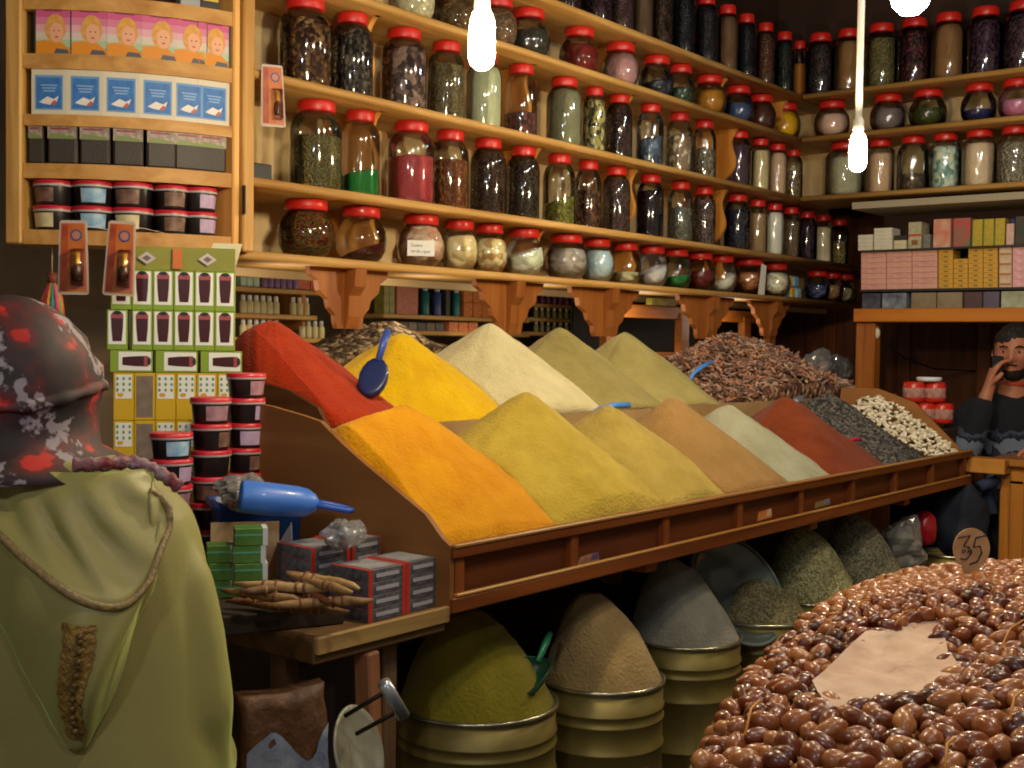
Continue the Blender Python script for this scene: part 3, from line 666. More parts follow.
for cx in (.03, .16): b.quadstrip([(cx-.02, .026), (cx, .012), (cx+.02, .026), (cx, .04)], -.0004, M('b9b0b4', .5)); b.quadstrip([(cx-.01, .026), (cx, .019), (cx+.01, .026), (cx, .033)], -.0009, M('6a5c58', .5))
b.quadstrip(rect(.085, .004, .105, .048), -.0004, M('c0682c', .5))
tag(b.build('carton', None, SO+SX*.03+Vector((0, 0, TABZ+.4737+.177)), SA), 'long olive green carton lying on top of the upright green cartons', 'box')
b = MB(); b.prism([(-.03, 0), (.04, 0), (.06, .07), (-.005, .07)], 0, .05, M('c9c0a0', .6), 'y'); b.prism([(-.022, .006), (.012, .006), (.03, .062), (0, .062)], -.001, 0, M('b8ccb0', .6), 'y')
tag(b.build('carton', None, SO+SX*.205+SY*.1+Vector((0, 0, TABZ+.4737+.178)), SA), 'small slanted cream and pale green carton beside the olive one', 'box')

# hanging blister cards with a little bottle
def blister(loc, rz, label, tilt=0, string=(.33, .165)):
    t = thing('blister_card', label, 'packet', loc, rz, 'blister cards with small bottles', rot=(0, tilt, rz))
    b = MB(); o_ = [(-.034, .004), (-.03, 0), (.03, 0), (.034, .004), (.029, .156), (.025, .16), (-.025, .16), (-.029, .156)]
    b.prism(o_, 0, .002, M('b8a8a0', .4), 'y')
    b.quadstrip([(-.03, .006), (.03, .006), (.025, .154), (-.025, .154)], -.0003, M('c07828', .4, var=(25, 'b05028')))
    b.quadstrip([(-.028, .008), (-.012, .008), (-.01, .152), (-.023, .152)], -.0008, M('8c2418', .4, var=(20, 'b85a20')))
    b.quadstrip([(.006, .012), (.027, .012), (.024, .09), (.006, .09)], -.0008, M('b0605a', .4))
    b.quadstrip(ell(.007, .128, .0125, .0125, 18), -.0011, M('3a4478', .4)); b.quadstrip(ell(.007, .128, .009, .009, 18), -.0015, M('b07868', .4))
    b.build('card', t)
    b = MB(); b.lathe([(.0085, .03), (.0095, .034), (.0095, .06), (.006, .066)], M('5a2c14', .2), 12, c=(.011, -.006, 0), cap0=True, cap1=True); b.lathe([(.0055, .066), (.0055, .09)], M('d8a83a', .3, .4), 12, c=(.011, -.006, 0), cap1=True); b.build('bottle', t)
    b = MB(); b.loft([[Vector((x, -.0005, z)) for x, z in rect(-.002, .018, .024, .1)], [Vector((x, -.017, z)) for x, z in rect(0, .022, .022, .096)]], clear('ffffff', .05, .9, .05)); b.build('blister', t)
    b = MB(); b.tube([(0, .001, .15), (0, string[0]*.5, .16), (0, string[0], string[1])], .0008, M('c8c0b0', .6), 5); b.build('string', t)
    return t
p = at(73, 2.62); blister((p.x, p.y, 1.592), SA-.2, 'hanging orange card with small bottle, left one below the cabinet')
p = at(118, 2.60); blister((p.x, p.y, 1.59), SA-.2, 'hanging orange card with small bottle, right one below the cabinet', .05)
blister((2.083, 2.47, 2.055), -.35, 'orange card with small bottle hung from the third shelf end', -.03, (.045, .14))
p = at(52, 3.03); t = thing('tassel', 'bright multicoloured tassel hanging in the dark below the cabinet', 'tassel', (p.x, p.y, 0))
b = MB(); b.tube([(0, 0, 1.66), (0, 0, 1.735)], .0015, M('c8b090', .6), 5); b.tube([(0, 0, 1.635), (0, 0, 1.66)], .011, M('7a3a2c', .7), 10); b.build('cord', t)
rt_ = random.Random(4)
for k_ in range(12):
    a_ = k_/12*2*PI; q_ = Vector((math.cos(a_), math.sin(a_), 0)); L_ = rt_.uniform(.09, .15); b = MB()
    b.tube([q_*.004+Vector((0, 0, 1.64)), q_*.02+Vector((0, 0, 1.64-L_*.4)), q_*.026+Vector((0, 0, 1.64-L_))], [.003, .006, .007], M(('c83a5c', 'd88a2c', '2c8a86', 'c8506c', '8ca050', 'd85a34')[k_ % 6], .7, bmp=(90, .6, .004)), 6); b.build('strand', t)
# small dark block and paper strip at the shelf end
b = MB(); b.box((2.17, 2.66, ZL[2]+.032), (.1, .05, .06), M('10160f', .5), .003); tag(b.build('carton'), 'small black box beside the jar of green-brown seeds', 'box')
b = MB(); b.box((2.12, 2.72, ZL[3]+.08), (.12, .05, .155), M('9a7a58', .6, var=(5, 'b0906a')), .003); tag(b.build('carton'), 'plain brown cardboard box behind the jar of dark husks', 'box')
# ------------------------------------------------------------------ spice stall: long two tier tray
TR = wood('5e2c12', '8c4c20', 'x', .45); TRZ = wood('5e2c12', '8c4c20', 'z', .45); TRP = wood('4e2410', '6f3718', 'x', .5); EDGE = wood('8a5a28', 'b98a48', 'x', .4)
X0, X1, YF = 1.70, 4.65, 1.5
st = thing('spice_tray', 'long two-tier wooden display tray with panelled front, full of spice heaps', 'display tray')
b = MB()
b.box(((X0+X1)/2, YF-.005, 1.105), (X1-X0+.02, .03, .022), TR, .003); b.box(((X0+X1)/2, YF-.004, 1.006), (X1-X0+.02, .03, .03), TR, .003)
b.box(((X0+X1)/2, YF+.012, 1.055), (X1-X0, .014, .12), TRP, 0)
b.build('front_board', st)
b = MB(); b.box(((X0+X1)/2, YF-.014, 1.024), (X1-X0, .012, .006), EDGE, .002); b.box(((X0+X1)/2, YF-.016, 1.118), (X1-X0+.02, .014, .007), wood('8a5a30', 'a87c48', 'x', .4), .002); b.build('moulding', st)
for px in (456, 571, 663, 737, 798, 850, 893, 930, 962):
    X = XatY(px, YF, 1.05); b = MB(); b.box((X, YF-.002, 1.057), (.026, .018, .078), TRZ, .002); b.build('stile', st)
b = MB()
prof = [(1.49, .99), (1.49, 1.118), (1.51, 1.13), (1.555, 1.172), (1.635, 1.213), (1.73, 1.262), (1.785, 1.293), (1.85, 1.334), (1.905, 1.344), (2.0, 1.358), (2.04, 1.362), (2.04, .99)]
SIDE = wood('7a4c24', '9c6a38', 'y', .6, .4)
b.prism(prof, X0-.012, X0, SIDE, 'x'); b.build('side_panel', st)
b = MB(); prof = [(2.045, 1.0), (2.045, 1.305), (2.075, 1.345), (2.18, 1.383), (2.3, 1.4), (2.42, 1.43), (2.55, 1.44), (2.55, 1.0)]
b.prism(prof, 1.886, 1.898, wood('4a2c16', '6a4222', 'y', .6), 'x'); b.build('side_panel', st)
b = MB(); b.prism([(1.515, .99), (1.515, 1.115), (1.7, 1.29), (1.85, 1.34), (2.0, 1.34), (2.04, .99)], X1-.012, X1, SIDE, 'x'); b.build('side_panel', st)
b = MB(); b.box(((X0+X1)/2, 1.77, 1.0), (X1-X0-.03, .5, .02), OAK, 0); b.build('tray_floor', st)
b = MB(); b.box(((X0+X1)/2+.0, 2.03, 1.145), (X1-X0-.03, .012, .31), M('a98a5c', .8, var=(6, '8c6c42')), 0); b.build('riser', st)
b = MB(); b.box((3.63, 2.31, 1.285), (3.44, .53, .02), M('a98a5c', .8, var=(6, '8c6c42')), 0); b.build('upper_floor', st)
for X in (2.0, 2.95, 3.72, 4.58):
    for Y in (1.97, 2.3):
        b = MB(); b.box((X, Y, .495 if Y < 2 else .64), (.05, .05, .99 if Y < 2 else 1.27), OAKZ, .004); b.build('leg', st)
for X in (2.45, 3.35, 4.1):
    b = MB(); b.box((X, 1.75, .975), (.05, .46, .03), OAKY, .003); b.build('cross_beam', st)
# torn stickers on the front board
def sticker(px0, px1, py0, py1, cols, label, sh=.2):
    p0 = onY(px0, py1, YF-.013); p1 = onY(px1, py0, YF-.013); w_ = p1.x-p0.x; h_ = max(.02, p1.z-p0.z)*.8
    b = MB(); b.prism([(0, 0), (w_, h_*sh*.4), (w_*.95, h_), (w_*.1, h_*.85)], 0, .0012, M(cols[0], .6, var=(60, cols[1])), 'y')
    if len(cols) > 2: b.prism([(w_*.6, h_*.3), (w_*.95, h_*.3), (w_*.93, h_*.95), (w_*.7, h_*.9)], -.0008, 0, M(cols[2], .6), 'y')
    tag(b.build('sticker', None, (p0.x, YF-.0135+.018, p0.z)), label, 'sticker')
sticker(584, 606, 550, 567, ('b98a68', '8c5a4a', '5a4a78'), 'torn pale sticker with a violet corner on the tray front')
sticker(763, 778, 506, 522, ('c8742a', 'd89050', 'd8b898'), 'small orange sticker on the tray front')
sticker(820, 836, 497, 509, ('a87848', '7a8450', '7a84b0'), 'small multicoloured torn sticker on the tray front')

# ------------------------------------------------------------------ spice heaps
def hcone(h, x, y):
    dx, dy = x-h['x'], y-h['y']
    kx = h['kl'] if dx < 0 else h['kr']; ky = h['kf'] if dy < 0 else h['kb']
    d = math.sqrt((kx*dx)**2+(ky*dy)**2)
    return h['z']-(math.sqrt(d*d+.012**2)-.012)*1.0+h.get('concave', .0)*d*d
def heap_mesh(h, others, rect_, base, nA=120, nR=26, rough=.006, seed=0):
    """cone of powder that ends where a neighbour's cone stands higher"""
    x0, y0, x1, y1 = rect_; vs = [Vector((h['x'], h['y'], hcone(h, h['x'], h['y'])))]; outer = []
    for i in range(nA):
        a = 2*PI*i/nA; ca, sa = math.cos(a), math.sin(a); r = 0; st_ = .006
        while r < 1.6:
            r2 = r+st_; x, y = h['x']+ca*r2, h['y']+sa*r2
            if x < x0 or x > x1 or y < y0 or y > y1: break
            z = hcone(h, x, y)
            if z < base or any(hcone(o, x, y) > z for o in others): break
            r = r2
        # refine to the wall exactly
        lo, hi = r, r+st_
        for _ in range(8):
            m = (lo+hi)/2; x, y = h['x']+ca*m, h['y']+sa*m
            ok = x0 <= x <= x1 and y0 <= y <= y1 and hcone(h, x, y) >= base and not any(hcone(o, x, y) > hcone(h, x, y) for o in others)
            if ok: lo = m
            else: hi = m
        outer.append(lo)
    for i in range(nA):
        a = 2*PI*i/nA
        for j in range(1, nR+1):
            t = j/nR; r = outer[i]*t; x, y = h['x']+math.cos(a)*r, h['y']+math.sin(a)*r
            n = fbm((x*9+seed, y*9, seed))*rough+fbm((x*34, y*34, seed+5))*rough*.35+fbm((math.cos(a)*4+seed, math.sin(a)*4, r*1.5))*rough*1.2*min(1, r*6)
            vs.append(Vector((x, y, hcone(h, x, y)+n*(1 if t < .97 else .3))))
    for i in range(nA): p = vs[1+i*nR+nR-1]; vs.append(Vector((p.x, p.y, base-.004)))
    fs = []; B = 1+nA*nR
    for i in range(nA):
        k = (i+1) % nA; fs.append((0, 1+i*nR, 1+k*nR))
        for j in range(nR-1): fs.append((1+i*nR+j, 1+i*nR+j+1, 1+k*nR+j+1, 1+k*nR+j))
        fs.append((1+i*nR+nR-1, B+i, B+k, 1+k*nR+nR-1))
    fs.append(tuple(reversed(range(B, B+nA))))
    return vs, fs
def H(px, py, Y, kl=.6, kr=.6, kf=.8, kb=.8, dz=0, c=0):
    p = onY(px, py, Y); return dict(x=p.x, y=Y, z=p.z+dz, kl=kl, kr=kr, kf=kf, kb=kb, concave=c)
front = [(H(405, 405, 1.80, .27, .62, .86), powder('c47e06', 'd89a0e'), 'orange turmeric-coloured powder heap at the near corner of the tray'),
 (H(525, 392, 1.80, .62, .7, .86), powder('a58c2c', 'c0a844'), 'tall mustard yellow powder heap right of the orange one'),
 (H(608, 405, 1.80, .55, .62, .8), powder('9c863a', 'b8a04e'), 'lower mustard yellow powder heap with a dark blue handle'),
 (H(672, 398, 1.80, .6, .6, .82), powder('8c6c3a', 'a47e4a'), 'tan ginger-coloured powder heap in the front row'),
 (H(728, 405, 1.82, .6, .6, .75), powder('8d8c72', 'a5a48c'), 'grey-green powder heap in the front row'),
 (H(785, 397, 1.83, .6, .6, .75), powder('66280e', '7c3818'), 'rust brown powder heap in the front row'),
 (H(828, 391, 1.85, .6, .6, .75), chunks(['3e3c3a', '585550', '2c2a2a', '6a6660'], 110, .8, .8, (1, 1, 1), .01), 'dark grey seed heap in the front row'),
 (H(884, 385, 1.86, .6, .35, .75), chunks(['d9d0b8', 'f0e8d4', 'bcae90', 'e6dcc4'], 60, .7, .9, (1, 1, 1), .02), 'white seed pod heap at the far end of the tray')]
back = [(H(275, 322, 2.33, .42, .7, .8), powder('9a280c', 'b03c18'), 'brick red paprika-coloured heap at the left of the upper tier'),
 (H(401, 333, 2.33, .62, .62, .8), powder('d8a604', 'e8c00c'), 'bright yellow powder heap with a blue scoop stuck in it'),
 (H(490, 323, 2.33, .6, .68, .82), powder('c8bc8c', 'ded4a8'), 'cream powder heap in the upper tier'),
 (H(560, 328, 2.33, .66, .66, .82), powder('8c7f48', 'a5985e'), 'khaki powder heap behind the cream one'),
 (H(625, 332, 2.33, .66, .66, .82), powder('90844a', 'aa9e62'), 'light olive powder heap next to the bark pieces')]
fh = [f[0] for f in front]; bh = [f[0] for f in back]
for i, (h, m, lab) in enumerate(front):
    vs, fs = heap_mesh(h, [o for o in fh if o is not h], (X0+.002, YF+.022, X1-.014, 2.022), 1.013, seed=i*3.1, rough=.006 if i < 6 else .012)
    b = MB(); b.add(vs, fs, m); o = b.build('spice_heap'); tag(o, lab, 'spice heap', 'spice heaps on the lower tier')
BARK = dict(x=4.35, y=2.35, z=1.535, kl=.45, kr=.28, kf=.62, kb=.5, concave=0)
for i, (h, m, lab) in enumerate(back):
    vs, fs = heap_mesh(h, [o for o in bh if o is not h]+([BARK] if i == 4 else []), (1.9, 2.04, 5.3, 2.57), 1.297, seed=20+i*3.1)
    b = MB(); b.add(vs, fs, m); o = b.build('spice_heap'); tag(o, lab, 'spice heap', 'spice heaps on the upper tier')
def flake(b, c, s, mat, rng):
    R = Euler((rng.uniform(-.9, .9), rng.uniform(-.9, .9), rng.uniform(0, 6.3))).to_matrix()
    L, W, T = s*rng.uniform(.7, 1.5), s*rng.uniform(.25, .55), s*rng.uniform(.08, .2)
    pts = [(-L, 0, 0), (-L*.5, W, T), (L*.4, W*.9, 0), (L, W*.2, T), (L*.6, -W, 0), (-L*.5, -W*.8, T)]
    vs = [R @ Vector(p)+c for p in pts]+[R @ Vector((p[0], p[1], p[2]-T*1.5))+c for p in pts]
    n = 6; fs = [tuple(range(n)), tuple(reversed(range(n, 2*n)))]+[(i, i+n, (i+1) % n+n, (i+1) % n) for i in range(n)]
    b.add(vs, fs, mat, False)
rng = random.Random(3)
# bark: one heap nobody could count
BK = [M('8c6450', .8), M('a8806a', .8), M('6e4e44', .8), M('b89a84', .8), M('7c6a68', .8), M('b5805c', .8)]
vs, fs = heap_mesh(BARK, [bh[4]], (3.6, 2.04, 5.32, 2.57), 1.297, seed=50, rough=.02)
b = MB(); b.add(vs, fs, chunks(['6a4634', '8c6248', '4a322a', '9a7c64'], 45, .8, 1, (1, 1, 1), .02))
for _ in range(4200):
    x, y = rng.uniform(3.62, 5.3), rng.uniform(2.05, 2.56); z = hcone(BARK, x, y)
    if z < 1.3 or hcone(bh[4], x, y) > z: continue
    flake(b, Vector((x, y, z+rng.uniform(0, .022)+.03*max(0, fbm((x*4, y*4, 2))))), .0135*(1.9 if x > 4.5 and rng.random() < .3 else 1), rng.choice(BK), rng)
tag(b.build('bark_pieces'), 'long heap of broken brown bark and wood chips on the upper tier', 'dried bark', None, 'stuff')
# the white pods get real pods on their surface
b = MB(); WP = [M('d9d0b8', .7), M('efe7d2', .7), M('c4b695', .7)]
h = fh[7]
for _ in range(1500):
    x, y = rng.uniform(4.15, 4.635), rng.uniform(1.53, 2.01); z = hcone(h, x, y)
    if z < 1.1 or hcone(fh[6], x, y) > z-.004: continue
    R = Euler((rng.uniform(-.5, .5), rng.uniform(-.5, .5), rng.uniform(0, 6.3))).to_matrix()
    b.ball((x, y, z+.005), (.013, .0065, .006), rng.choice(WP), 6, 4, R)
tag(b.build('seed_pods'), 'loose white oval pods covering the far end heap', 'seed pods', None, 'stuff')
# sack of mixed seeds further back
h = dict(x=2.72, y=2.8, z=1.565, kl=.42, kr=.42, kf=.5, kb=.5)
h['x'] = onY(378, 318, 2.75).x; h['y'] = 2.75; h['kl'] = h['kr'] = .36
vs, fs = heap_mesh(h, [], (h['x']-.5, 2.6, h['x']+.5, 3.1), 1.42, seed=70, rough=.012)
b = MB(); b.add(vs, fs, chunks(['5a4630', '7a6444', '3a2c20', '988466', '463622'], 55, .8, 1, (1, 1, 1), .02))
tag(b.build('seed_heap'), 'brown and grey mixed seed heap behind the yellow powder', 'seed heap')
b = MB(); b.lathe([(.3, .0), (.36, .7), (.4, 1.2), (.4, 1.4), (.41, 1.425), (.38, 1.43), (.1, 1.4)], M('6c5a42', .9, var=(8, '564632'), bmp=(30, .5, .01)), 24, c=(h['x'], 2.97, 0), cap0=True, cap1=True)
tag(b.build('burlap_sack'), 'tall coarse sack holding the mixed seeds behind the tray', 'sack')

# ------------------------------------------------------------------ scoops in the heaps
def scoop(loc, rot, s, mat, label, handle=1.0, bowl=True, mat2=None):
    t = thing('scoop', label, 'scoop', loc, 0, None, rot=rot)
    b = MB()
    pr = [(.001, -.5*s), (.12*s, -.49*s), (.2*s, -.44*s), (.24*s, -.34*s), (.25*s, -.1*s), (.25*s, .2*s)]
    Rm = Matrix.Rotation(PI/2, 3, 'Y')
    vs0 = []; n = 14
    def cut(p): return p
    # half tube open on top, closed at the handle end
    rings = []
    for (r, zz) in pr:
        x = zz; open_ = .0 if zz < -.3*s else (zz+.3*s)*.55
        ring = []
        for i in range(n+1):
            a = PI+PI*i/n; ring.append(Vector((x+(-math.sin(a))*0, math.cos(a)*max(r, .002), math.sin(a)*max(r, .002)+(.06*s))))
        inner = [p+Vector((0, 0, 0)) for p in reversed([Vector((q.x, q.y*.9, (q.z-.06*s)*.9+.06*s)) for q in ring])]
        rings.append(ring+inner)
    b.loft(rings, mat); b.build('bowl', t)
    b = MB(); b.tube([(-.48*s, 0, .02*s), (-.6*s, 0, .05*s), (-.8*s*handle, 0, .08*s), (-1.15*s*handle, 0, .07*s)], [.05*s, .045*s, .05*s, .045*s], mat2 or mat, 10, flat=.7); b.build('handle', t)
    return t
BLU = M('2f5cb8', .35, coat=.3); DBL = M('15265e', .35, coat=.2); LBL = M('3f86d8', .35)
p = onY(372, 378, 2.12)
t = thing('scoop', 'dark blue round-bowled scoop standing in the bright yellow heap', 'scoop', (p.x-.005, p.y-.01, p.z+.0), rot=(.35, -1.0, .25))
b = MB(); b.ball((0, 0, 0), (.055, .036, .036), DBL, 16, 10, jit=lambda q: Vector((q.x, q.y, min(q.z, .012)))); b.build('bowl', t)
b = MB(); b.tube([(.045, 0, .01), (.09, 0, .018), (.13, 0, .014)], [.008, .01, .009], M('3a56b0', .35), 8); b.build('handle', t)
def handle_stub(pxa, pya, pxb, pyb, Y, mat, label, r=.008):
    a, c_ = onY(pxa, pya, Y), onY(pxb, pyb, Y-.02); b = MB(); d = c_-a
    b.tube([a-d*.5-Vector((0, 0, .03)), a, a+d*.5+Vector((0, 0, .004)), c_], [r*.8, r, r*1.05, r*.9], mat, 8); tag(b.build('scoop'), label, 'scoop')
handle_stub(600, 409, 629, 405, 1.93, LBL, 'light blue scoop handle lying between cream and mustard heaps', .009)
handle_stub(628, 488, 650, 483, 1.625, M('1c3c90', .35), 'dark blue scoop handle sunk in the lower mustard heap', .007)
handle_stub(694, 373, 711, 362, 2.25, LBL, 'light blue scoop handle resting on the bark pieces', .008)
handle_stub(848, 441, 861, 440, 1.66, M('b81c3a', .35), 'small red scoop handle on the rust brown heap', .007)
b = MB(); p = onY(800, 399, 2.0); b.tube([p+Vector((-.05, 0, -.01)), p, p+Vector((.05, 0, .01))], [.012, .016, .006], M('8c98a8', .3, .6), 8, flat=.5); tag(b.build('metal_scoop'), 'small silvery scoop tip between rust and dark grey heaps', 'scoop')
# ------------------------------------------------------------------ side table left of the tray and what stands on it
OLDW = wood('4a3420', '7a5c38', 'x', .6, .7)
tb = thing('side_table', 'rough worn wooden side table at the near end of the spice tray', 'table')
b = MB(); b.box((1.525, 1.76, .978), (.33, .52, .044), OLDW, .004); b.box((1.62, 2.40, .978), (.52, .68, .044), OLDW, .004); b.build('tabletop', tb)
b = MB(); b.box((1.525, 1.496, .99), (.33, .012, .03), wood('7a5c34', 'a88850', 'x', .6), .002); b.build('edge_strip', tb)
for (X, Y) in ((1.40, 1.62), (1.585, 1.56), (1.42, 2.6), (1.82, 2.6)):
    b = MB(); b.box((X, Y, .478), (.035, .04, .955), wood('5a4430', '7c6046', 'z', .6), .003); b.build('leg', tb)
def atz(px, py, z): return onZ(px, py, z)
# flat grey cartons with red ends
GPR = M('6c6a70', .4, var=(90, '3e3c42')); GRED = M('c03426', .4)
def flatbox():
    b = MB(); L, W, Hh = .096, .1, .0228; b.box((0, W/2, Hh/2), (L, W, Hh), GPR, .0008)
    b.box((-L/2+.005, W/2, Hh/2), (.0085, W+.0008, Hh+.0006), GRED, 0); b.box((L/2-.005, W/2, Hh/2), (.0085, W+.0008, Hh+.0006), GRED, 0)
    b.box((0, -.0004, Hh/2), (L*.6, .0006, Hh*.3), M('a8a8b0', .4), 0); b.box((0, W/2, Hh+.0003), (L*.72, W*.8, .0005), M('8c8e94', .3, var=(40, 'a8acb0')), 0)
    return b.mesh('carton')
fb = flatbox()
def fstack(x, y, rz, n, who, sx=1):
    for k in range(n):
        o = put('carton', fb, None, (x, y, TABZ+.0006+k*.0234), 0, (0, 0, rz), (sx, 1, 1)); tag(o, 'flat grey carton with red ends, %s in the %s' % ('topmost' if k == n-1 else 'lowest' if k == 0 else ORD[k]+' up', who), 'box', 'flat grey and red cartons on the side table')
fstack(1.553, 1.52, .0, 4, 'near stack on the table corner', 1.0)
fstack(1.652, 1.525, .02, 4, 'near stack beside the tray', .96)
fstack(1.545, 1.66, -.04, 5, 'rear stack behind the table corner')
fstack(1.650, 1.67, .05, 5, 'rear stack beside the tray', .95)
# bundle of root sticks tied with bark
STK = [M('a8865a', .7, var=(30, '7a5a36'), bmp=(60, .5, .006)), M('6a3c22', .7, var=(30, '8a5230'), bmp=(60, .5, .006)), M('c0a070', .7, var=(30, '94703c'), bmp=(60, .5, .006)), M('7c5c3c', .7, var=(30, '5c3c24'), bmp=(60, .5, .006))]
rng = random.Random(11)
sb = [((222, 590), (300, 600), 1.035), ((225, 600), (330, 608), 1.012), ((232, 583), (340, 590), 1.05), ((252, 604), (350, 612), 1.012), ((270, 570), (372, 598), 1.062), ((262, 578), (345, 606), 1.04), ((285, 572), (360, 588), 1.058), ((240, 592), (320, 586), 1.047), ((268, 606), (372, 600), 1.03)]
for i, ((ax, ay), (bx_, by), z) in enumerate(sb):
    p0 = onZ(ax, ay, z+.036); p1 = onZ(bx_, by, z+.036+rng.uniform(-.004, .004)); d = p1-p0
    L = d.length; c_ = (p0+p1)/2
    if L > .19: d = d*(.19/L); p0 = c_-d/2; p1 = c_+d/2
    path = [p0+d*t+Vector((rng.uniform(-.002, .002), rng.uniform(-.002, .002), rng.uniform(-.002, .002))) for t in (0, .15, .35, .55, .75, .92, 1)]
    r = [.003, .0065, .0085, .008, .009, .006, .0025]
    b = MB(); b.tube(path, r, STK[i % 4], 8)
    for t in (.3, .42, .62, .7): q = p0+d*t; b.tube([q-d*.012, q+d*.012], .0095, STK[(i+1) % 4], 8)
    tag(b.build('root_stick'), ('pale', 'red-brown', 'straw coloured', 'dark brown')[i % 4]+' gnarled root stick in the pile at the table edge, '+('pointing left', 'lowest at the front', 'across the top', 'under the others', 'reaching furthest right', 'crossing the middle', 'at the back', 'short one on top', 'lying beneath the right end')[i], 'root stick', 'gnarled root sticks on the table')
b = MB(); b.box((0, 0, .0165), (.22, .15, .033), M('2c2018', .8), .002); tag(b.build('carton', None, tuple(at(272, 2.13)+Vector((0, 0, TABZ+.001))), -.4), 'low dark flat box under the root sticks', 'box')
# blue bin with plastic bags and the big blue scoop
bn = thing('plastic_bin', 'blue plastic bin holding clear bags behind the root sticks', 'bin', tuple(at(257, 2.44)+Vector((0, 0, TABZ+.001))), -.5); bn.scale = (1, .9, 1.85)
b = MB()
def rrect(hx_, hy_, r, z, n=4):
    P = []
    for (cx, cy, a0) in ((hx_-r, hy_-r, 0), (-hx_+r, hy_-r, PI/2), (-hx_+r, -hy_+r, PI), (hx_-r, -hy_+r, 1.5*PI)):
        for i in range(n+1): a = a0+PI/2*i/n; P.append(Vector((cx+r*math.cos(a), cy+r*math.sin(a), z)))
    return P
b.loft([rrect(.075, .045, .012, 0), rrect(.085, .055, .014, .088), rrect(.095, .064, .016, .09), rrect(.095, .064, .016, .096), rrect(.082, .052, .013, .096), rrect(.072, .042, .011, .006)], M('27509c', .4)); b.build('body', bn)
def bag(c, s, label, seed, tint='e8ecf0', col=None, grp=None):
    R = random.Random(seed); o_ = [R.uniform(-10, 10) for _ in range(3)]
    def j(p): return p*(1+.42*fbm((p.x/s[0]*1.3+o_[0], p.y/s[0]*1.3+o_[1], p.z/s[0]*1.3+o_[2])))
    t = thing('plastic_bag', label, 'bag', c, 0, grp)
    b = MB(); b.ball((0, 0, 0), s, clear(tint, .12, 1.1, .16, haze=.25), 28, 18, jit=j); o = b.build('film', t)
    for p in o.data.polygons: p.use_smooth = False
    b = MB(); b.ball((0, 0, -s[2]*.1), (s[0]*.8, s[1]*.8, s[2]*.75), col or ch('a8957c', 'c8baa4', '7c6a58', s=60), 20, 12, jit=lambda p: p*(1+.2*fbm(p*30+Vector(o_)))); b.build('contents', t)
bag(tuple(at(245, 2.37)+Vector((0, 0, TABZ+.2))), (.05, .045, .035), 'crumpled clear bag of beige pieces left of the big blue scoop', 1)
bag(tuple(at(346, 2.22)+Vector((0, 0, TABZ+.145))), (.04, .035, .026), 'shiny crumpled clear bag right of the big blue scoop', 2, 'e8ecf0', M('b0aeb2', .3, .6))
sc = thing('scoop', 'big bright blue plastic scoop lying on the bin, handle toward the tray', 'scoop', (1.495, 1.745, TABZ+.2), rot=(.12, .12, -.62))
BS = M('3f78d8', .38, coat=.2)
b = MB(); rings = []
for (x, r, o_) in ((-.075, .034, 0), (-.07, .0355, 0), (-.03, .036, 0), (.03, .034, 0), (.05, .03, 0), (.062, .021, 0), (.068, .01, 0), (.069, .001, 0)):
    rings.append([Vector((x, r*math.cos(2*PI*i/28), r*.85*math.sin(2*PI*i/28))) for i in range(28)])
inner = [[Vector((p.x+.003, p.y*.93, p.z*.93)) for p in r] for r in reversed(rings[:-1])]
b.loft(list(reversed(rings))+inner[::-1], BS, cap=False)
b.build('bowl', sc)
b = MB(); hp = [(.06, -.012, .0), (.09, -.013, -.002), (.125, -.012, -.006), (.137, 0, -.007), (.125, .012, -.006), (.09, .013, -.002), (.06, .012, 0)]
b.tube(hp, .0055, M('2c58b8', .4), 8); b.build('handle', sc)
# open cardboard box with small green cartons
cb = thing('cardboard_box', 'open beige cardboard box beside the green cartons, flap folded outward', 'box', tuple(at(246, 2.30)+Vector((0, 0, TABZ+.001))), -.68); cb.scale = (1, .8, 1.75)
KR = M('b59a78', .8, var=(12, '9c8262')); b = MB()
b.box((0, .05, .04), (.13, .003, .085), KR, 0); b.box((-.065, 0, .03), (.003, .1, .06), KR, 0); b.box((.065, .0, .03), (.003, .1, .06), KR, 0); b.box((0, 0, .002), (.13, .1, .003), KR, 0)
b.build('body', cb)
b = MB(); b.prism([(0, 0), (.03, 0), (.05, .06), (.045, .085), (.0, .06)], -.001, .001, M('b8b0b0', .7), 'y'); b.build('flap', cb, (.066, .03, .0), -1.1)
for c_, (px, w_, nlev) in enumerate(((222, .05, 3), (250, .058, 4))):
    for k in range(nlev):
        h_ = .031; p = at(px+(k % 2)*2, 2.165); b = MB(); b.box((0, .02, h_/2), (w_, .05, h_), M('3f6a26', .5, var=(40, '56823a')), .001); b.box((w_/2-.004, .0195, h_/2), (.009, .0505, h_+.0004), M('c8ccd0', .5), 0); b.box((0, .02, h_*.62), (w_+.0004, .0508, .003), M('4fa08a', .5), 0)
        tag(b.build('carton', None, (p.x, p.y, TABZ+.0345+k*.0318), -.62), 'dark green carton with white end, %s in the %s column by the cardboard box' % (('lowest', 'second up', 'third up', 'topmost')[k if k < nlev-1 else 3], ('left', 'right')[c_]), 'box', 'small green cartons by the cardboard box')
p = onZ(196, 552, TABZ+.03); b = MB(); b.box((0, 0, 0), (.05, .06, .05), M('c8ccd0', .6), .002); tag(b.build('carton', None, (p.x+.03, p.y+.06, TABZ+.027), -.5), 'plain white carton behind the small green ones', 'box')
